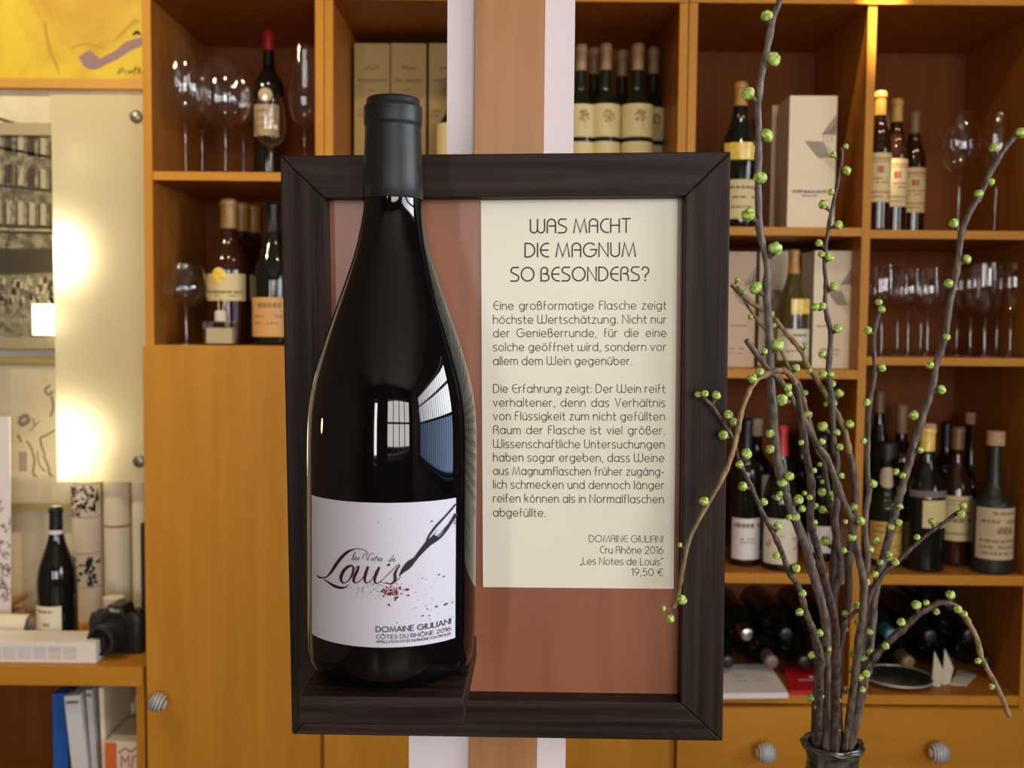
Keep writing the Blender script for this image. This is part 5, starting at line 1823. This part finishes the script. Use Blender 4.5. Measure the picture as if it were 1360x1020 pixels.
def disk_light(name, px, py, Y, r, power, tgt):
    d = bpy.data.lights.new(name, 'AREA')
    d.shape = 'DISK'
    d.size = r * 2
    d.energy = power
    d.color = (1, .84, .55)
    o = bpy.data.objects.new(name, d)
    COL.objects.link(o)
    p = P(px, py, Y)
    o.location = p
    o.rotation_euler = (Vector(tgt) - p).to_track_quat('-Z', 'Y').to_euler()


pq = P(80, 335, 2.55)
disk_light('lamp_upper', 86, 340, 2.530, .05, 1.0, (pq.x, 2.0, pq.z))
pq = P(90, 605, 2.55)
disk_light('lamp_lower', 98, 592, 2.545, .10, 1.1, (pq.x, 2.0, pq.z - .02))
ptl = bpy.data.lights.new('fill_top', 'POINT')  # added fill behind the panel, brightens the wall strip above the photograph
ptl.energy, ptl.color, ptl.shadow_soft_size = 0.10, (1, .84, .55), .03
plo = bpy.data.objects.new('fill_top', ptl)
COL.objects.link(plo)
plo.location = P(118, 215, 2.55)

# ---- sideboard
ZS = zof(100, 886, 2.19)
sbx1 = xof(190, 2.19, 890)
sbx0 = xof(-170, 2.19, 890)
sb = thing('sideboard', 'low beech sideboard at the left with open book compartment', 'sideboard', ((sbx0 + sbx1) / 2, 2.19, 0))
ox = sb.location.x
zt0 = zof(100, 911, 2.19)
link_mesh('top_board', MB().box(sbx0 - ox, sbx1 - ox, 0, .42, zt0, ZS), M['beech_h'], sb, bevel=.001)
for a in (sbx1 - .020, sbx0):
    link_mesh('side_panel', MB().box(a - ox, a + .018 - ox, .012, .41, 0, zt0 - .0005), M['beech'], sb, bevel=.001)
ZK = ZS - .36
link_mesh('shelf', MB().box(sbx0 + .0185 - ox, sbx1 - .0205 - ox, .012, .40, ZK - .02, ZK), M['beech_h'], sb, bevel=.001)
link_mesh('back_board', MB().box(sbx0 + .0185 - ox, sbx1 - .0205 - ox, .400, .41, 0.0, zt0 - .001), M['beech_in_shaded'], sb)

# books below, standing and leaning
def book(label, px0_, px1_, top, Y, m_, depth=.2, tilt=0.0, spine=None, name='book', cat='book', pages=True):
    xa_, xb2 = xof(px0_, Y, 960), xof(px1_, Y, 960)
    w_ = xb2 - xa_
    hgt = zof(px0_, top, Y) - ZK
    t_ = thing(name, label, cat, (xa_, Y, ZK + (.0008 if not tilt else abs(math.sin(tilt)) * w_ * .0 + .0008)), rot=(0, tilt, 0))
    link_mesh('cover', MB().box(0, w_, 0, depth, 0, hgt), m_, t_, bevel=.001)
    if spine:
        link_mesh('spine_print', scribble_mesh(spine[1], 0, w_, 0, hgt, -.0004, hash_(label)), M[spine[0]], t_)
    return t_


book('blue folder standing in the sideboard compartment', 70, 90, 922, 2.25, mat('blue_folder', (.015, .11, .42, 1), .4), .25)
book('black binder between the blue folder and the white magazine', 92, 97, 916, 2.245, M['black_plastic'], .25, name='binder')
book('white magazine with dark headline leaning beside the black binder', 101, 122, 925, 2.225, mat('magazine_white', (.66, .63, .60, 1), .4), .2, -.09, ('ink_black', [(.95, .02, .1, .9, 1), (.35, .05, .5, .9, .7)]), 'magazine', 'magazine')
book('thin white magazine next to the leaning one', 125, 133, 917, 2.235, mat('magazine_grey', (.52, .48, .47, 1), .4), .2, -.06, ('ink_black', [(.96, .02, .1, .9, 1)]), 'magazine', 'magazine')
book('grey-white brochure right of the two magazines', 137, 143, 914, 2.24, M['carton_white'], .2, -.03, None, 'magazine', 'magazine')
# lying stack and book with orange spine
xa_, xb2 = xof(139, 2.215, 1000), xof(186, 2.215, 1000)
t = thing('book', 'white paperback with orange spine block and red lettering', 'book', (xa_, 2.215, ZK))
hgt = zof(150, 985, 2.215) - ZK
link_mesh('cover', MB().box(0, xb2 - xa_, 0, .14, .0006, hgt), mat('paperback_white', (.66, .56, .40, 1), .5), t, bevel=.001)
link_mesh('orange_spine', MB().box(.0008, .026, -.0006, -.0001, .0006, hgt - .002), mat('orange_print', (.62, .13, .02, 1), .5), t)
mb = MB()
for st in ([(.036, .008), (.036, .034), (.044, .020), (.052, .034), (.052, .010)], [(.058, .006), (.060, .030), (.070, .034)], [(.030, .040), (.044, .050), (.056, .042), (.070, .052)]):
    ribbon(mb, [(x, z + hgt - .064) for x, z in st], .0035, lambda x, z: (x, -.0005, z))
link_mesh('lettering', mb, M['ink_red'], t)
for i, (a, b2, top) in enumerate(((158, 166, 940), (167.5, 172, 930), (173.5, 178, 935), (179, 183, 926))):
    book(('thick pale booklet at the back right of the sideboard', 'thin tall booklet at the back, second of four', 'thin booklet at the back, third of four', 'last booklet at the sideboard side wall')[i], a, b2, top, 2.40, (M['carton_tan'], M['label_old'], M['carton_white'], M['label_old'])[i], .15, name='booklet')

# ---- things on the sideboard
Yq = 2.215
xa_, xb2 = xof(-60, Yq, 870), xof(127.5, Yq, 870)
zt = zof(60, 853, Yq)
t = thing('sample_box', 'long white carton with a row of pastel windows on the sideboard', 'box', (xa_, Yq, ZS))
w_ = xb2 - xa_
link_mesh('box_body', MB().box(0, w_, 0, .085, .0005, zt - ZS), mat('carton_bright', (.76, .71, .64, 1), .5), t, bevel=.001)
cols = [(.52, .50, .58), (.62, .50, .46), (.48, .54, .48), (.66, .58, .42), (.55, .52, .56), (.62, .55, .50)]
for i in range(9):
    u0 = xof(-56 + i * 20.0, Yq, 870) - xa_
    u1 = xof(-38.5 + i * 20.0, Yq, 870) - xa_
    if -38.5 + i * 20 > 106:
        break
    link_mesh('colour_window', MB().box(u0, u1, -.0006, -.0001, .008, (zt - ZS) * .78), noise_mat('pastel', (*cols[i % 6], 1), (*[min(1, v * 1.15) for v in cols[(i + 1) % 6]], 1), (1, 1, 40), 3, .5), t)

bottle('black wine bottle with white neck ring on the sideboard', 75.5, 673, 2.36, ZS, 26, 'burgundy', 'glass_dark', 'capsule_black', .85,
       [('label_pale', .06, .30, -80, 34, ('ink_brown', [(.84, .08, .35, .8, 1), (.45, .10, .4, .7, .7)])), ('label_white', .805, .835, -179, 179)], py=760)
# rolls
Yr = 2.548


def roll(label, px0_, px1_, top, Y, m_, bands, name='poster_roll'):
    k_ = Y / F_PX
    xm = xof((px0_ + px1_) / 2, Y, 720)
    r_ = (px1_ - px0_) / 2 * k_
    hgt = zof(px0_, top, Y) - ZS
    t_ = thing(name, label, 'roll', (xm, Y, ZS))
    link_mesh('paper', MB().lathe([(r_ * .8, .0005), (r_, .0005), (r_, hgt), (r_ * .82, hgt), (r_ * .8, .0005)], 32), m_, t_, True)
    for mname, ya, yb, pat in bands:
        za, zb_ = zof(px0_, yb, Y) - ZS, zof(px0_, ya, Y) - ZS
        if pat:
            mk = MB()
            rn = random.Random(int(ya))
            for j in range(32):
                a, z = rn.uniform(-65, 60), rn.uniform(za + .006, zb_ - .008)
                for s_ in range(6):
                    a2, z2 = a + rn.uniform(-12, 14), min(max(z + rn.uniform(-.010, .010), za + .003), zb_ - .004)
                    wv = rn.uniform(1.5, 5)
                    patch(mk, r_, min(z, z2), max(z, z2) + .0014, min(a, a2), max(a, a2) * 1.0 + .8 if abs(a2 - a) > wv else min(a, a2) + wv, 3, .0006)
                    if s_ > 1 and rn.random() < .5:
                        break
                    a, z = a2, z2
            patch(mk, r_, za, za + .0012, -80, 80, 16, .0006), patch(mk, r_, zb_ - .0012, zb_, -80, 80, 16, .0006)
            link_mesh('ink_print', mk, M[mname], t_)
        else:
            link_mesh('band', patch(MB(), r_, za, zb_, -88, 88, 20, .0006), M[mname], t_, True)
    return t_


roll('white paper roll printed with two bands of ink figures', 97, 136, 628, Yr, M['roll_paper'], [('ink_black', 640, 684, True), ('ink_black', 731, 776, True)])
roll('cream paper roll with a red rubber band', 139, 174, 590, Yr, M['label_pale'], [('ink_red', 695, 697.5, False)])
roll('pale paper roll at the cabinet side', 176, 201, 600, Yr, M['label_pale'], [])
xk0, xk1 = xof(187, 2.36, 780), xof(195.5, 2.36, 780)
t = thing('flat_case', 'thin black flat case standing between the paper rolls and the cabinet', 'case', (xk0, 2.36, ZS))
hk = zof(190, 699, 2.36) - ZS
link_mesh('case_body', MB().box(0, xk1 - xk0, 0, .12, .0006, hk), M['black_plastic'], t, bevel=.002)
link_mesh('case_lid', MB().box(.0005, xk1 - xk0 - .0005, .0005, .1195, hk + .0002, hk + .006), M['black_rubber'], t, bevel=.001)
# small ribbed jar
k_ = 2.42 / F_PX
t = thing('small_jar', 'small ribbed whitish jar behind the camera', 'jar', (xof(151, 2.42, 805), 2.42, ZS))
hj = zof(151, 793, 2.42) - ZS
link_mesh('body', MB().lathe([(0, .0005), (13 * k_, .0005)] + [(13.5 * k_ * (1 + .03 * (i % 2)), .004 + (hj * .8 - .004) * i / 12) for i in range(13)] + [(12 * k_, hj * .84), (0, hj * .84)], 28), M['label_old'], t, True)
link_mesh('lid', MB().lathe([(0, hj * .85), (13.5 * k_, hj * .85), (14 * k_, hj), (0, hj)], 28), M['label_pale'], t, True)
# paper scroll, leaning card, wooden case at far left
t = thing('paper_scroll', 'rolled white paper lying at the left on the sideboard', 'roll', (xof(-10, 2.37, 830), 2.37, ZS + .030))
link_mesh('paper', MB().lathe([(.030, -.12), (.0302, .085), (.027, .085), (.027, -.12), (.030, -.12)], 28, axis='x'), M['label_pale'], t, True)
t = thing('wooden_case', 'small golden brown case on the sideboard at the left edge', 'box', (xof(-30, 2.50, 800), 2.46, ZS), rotz=.0)
zc0 = zof(10, 815, 2.47) - ZS
link_mesh('stand', MB().box(0, .10, .01, .07, 0.0005, zc0), M['label_pale'], t)
mb = MB().prism([(0, zc0 + .0005), (.104, zc0 + .018), (.104, zc0 + .030), (0, zc0 + .014)], 0, .08)
link_mesh('case_lid', mb, M['capsule_gold'], t, bevel=.001)
Yl = 2.44
t = thing('leaning_print', 'white card with ink pattern leaning at the left picture edge', 'print', (xof(-40, Yl, 700), Yl, ZS))
w_ = xof(16, Yl, 700) - xof(-40, Yl, 700)
hgt = zof(10, 553, Yl) - ZS
link_mesh('card', MB().prism([(0, .0005), (w_ * .93, .0005), (w_, hgt), (0, hgt * .99)], 0, .002), M['label_white'], t)
mb = MB()
rn = random.Random(9)
for j in range(34):
    x, z = rn.uniform(w_ * .70, w_ * .93), rn.uniform(.06, hgt * .60)
    st = [(x, z)]
    for s_ in range(4):
        st.append((min(max(st[-1][0] + rn.uniform(-.008, .008), .01), w_ * .955), st[-1][1] + rn.uniform(-.010, .010)))
    ribbon(mb, st, .0022, lambda x, z: (x, -.0004, z))
link_mesh('ink_lines', mb, M['ink_grey'], t)

# ---- camera
Yk = 2.30
kc = Yk / F_PX
cx_ = xof(158, Yk, 838)
t = thing('photo_camera', 'black reflex camera with zoom lens on the sideboard', 'camera', (cx_, Yk, ZS), rotz=math.radians(-14))
hb = zof(160, 812, Yk) - ZS


def rounded(w2, d2, r_, n=5):
    pts = []
    for sx, sy, a0 in ((1, -1, -90), (1, 1, 0), (-1, 1, 90), (-1, -1, 180)):
        for i in range(n + 1):
            a = math.radians(a0 + 90 * i / n)
            pts.append((sx * (w2 - r_) + r_ * math.cos(a), sy * (d2 - r_) + r_ * math.sin(a)))
    return pts


mb = MB()
rows_ = []
for z, s_ in ((.0005, .96), (.004, 1), (hb * .8, 1), (hb * .93, .97), (hb * .97, .9)):
    rows_.append([mb.add((x * s_, y * s_ + .012, z)) for x, y in rounded(.061, .024, .018)])
for a, b in zip(rows_, rows_[1:]):
    n = len(a)
    for i in range(n):
        mb.face(a[i], a[(i + 1) % n], b[(i + 1) % n], b[i])
mb.face(*rows_[0][::-1])
mb.face(*rows_[-1])
link_mesh('body', mb, M['black_plastic'], t, True)
mb = MB()
mb.lathe([(0, .0005), (.019, .0005), (.021, .01), (.020, hb * .8), (.016, hb * .94), (0, hb * .96)], 24, -.046, -.006)
link_mesh('grip', mb, M['black_rubber'], t, True)
mb = MB()
ph_ = [(-.026, hb * .90), (.026, hb * .90), (.017, hb * 1.20), (-.017, hb * 1.20)]
mb.prism(ph_, -.016, .030)
link_mesh('prism_housing', mb, M['black_plastic'], t, bevel=.003)
mb = MB()
for st in text_strokes('Nikon', -.0125, hb * 1.035, .0085, .025, 'scale'):
    ribbon(mb, st, .0012, lambda x, z: (x, -.0165, z))
link_mesh('logo', mb, M['white_ink'], t)
link_mesh('mode_dial', MB().lathe([(0, hb * .95), (.010, hb * .95), (.010, hb * 1.08), (0, hb * 1.08)], 20, .042, .012), M['black_plastic'], t, True)
link_mesh('shutter_button', MB().lathe([(0, hb * .95), (.006, hb * .95), (.005, hb * 1.03), (0, hb * 1.03)], 16, -.046, -.002), M['black_plastic'], t, True)
ln = link_mesh('lens', MB().lathe([(.030, 0), (.030, .012), (.0315, .013), (.0315, .018), (.0305, .020), (.0305, .040), (.0325, .042), (.0325, .058), (.031, .060), (.027, .0605), (.024, .052), (0, .052)], 36, 0, -.010, hb * .47, 'y-'), M['black_rubber'], t, True)
link_mesh('front_glass', MB().lathe([(.0238, .0525), (.018, .0545), (.009, .0555), (0, .056)], 28, 0, -.010, hb * .47, 'y-'), mat('lens_glass', (.004, .004, .006, 1), .05), ln, True)
link_mesh('lens_ring', MB().lathe([(.0329, .044), (.0332, .045), (.0332, .056), (.0329, .057)], 36, 0, -.010, hb * .47, 'y-'), M['black_plastic'], ln, True)
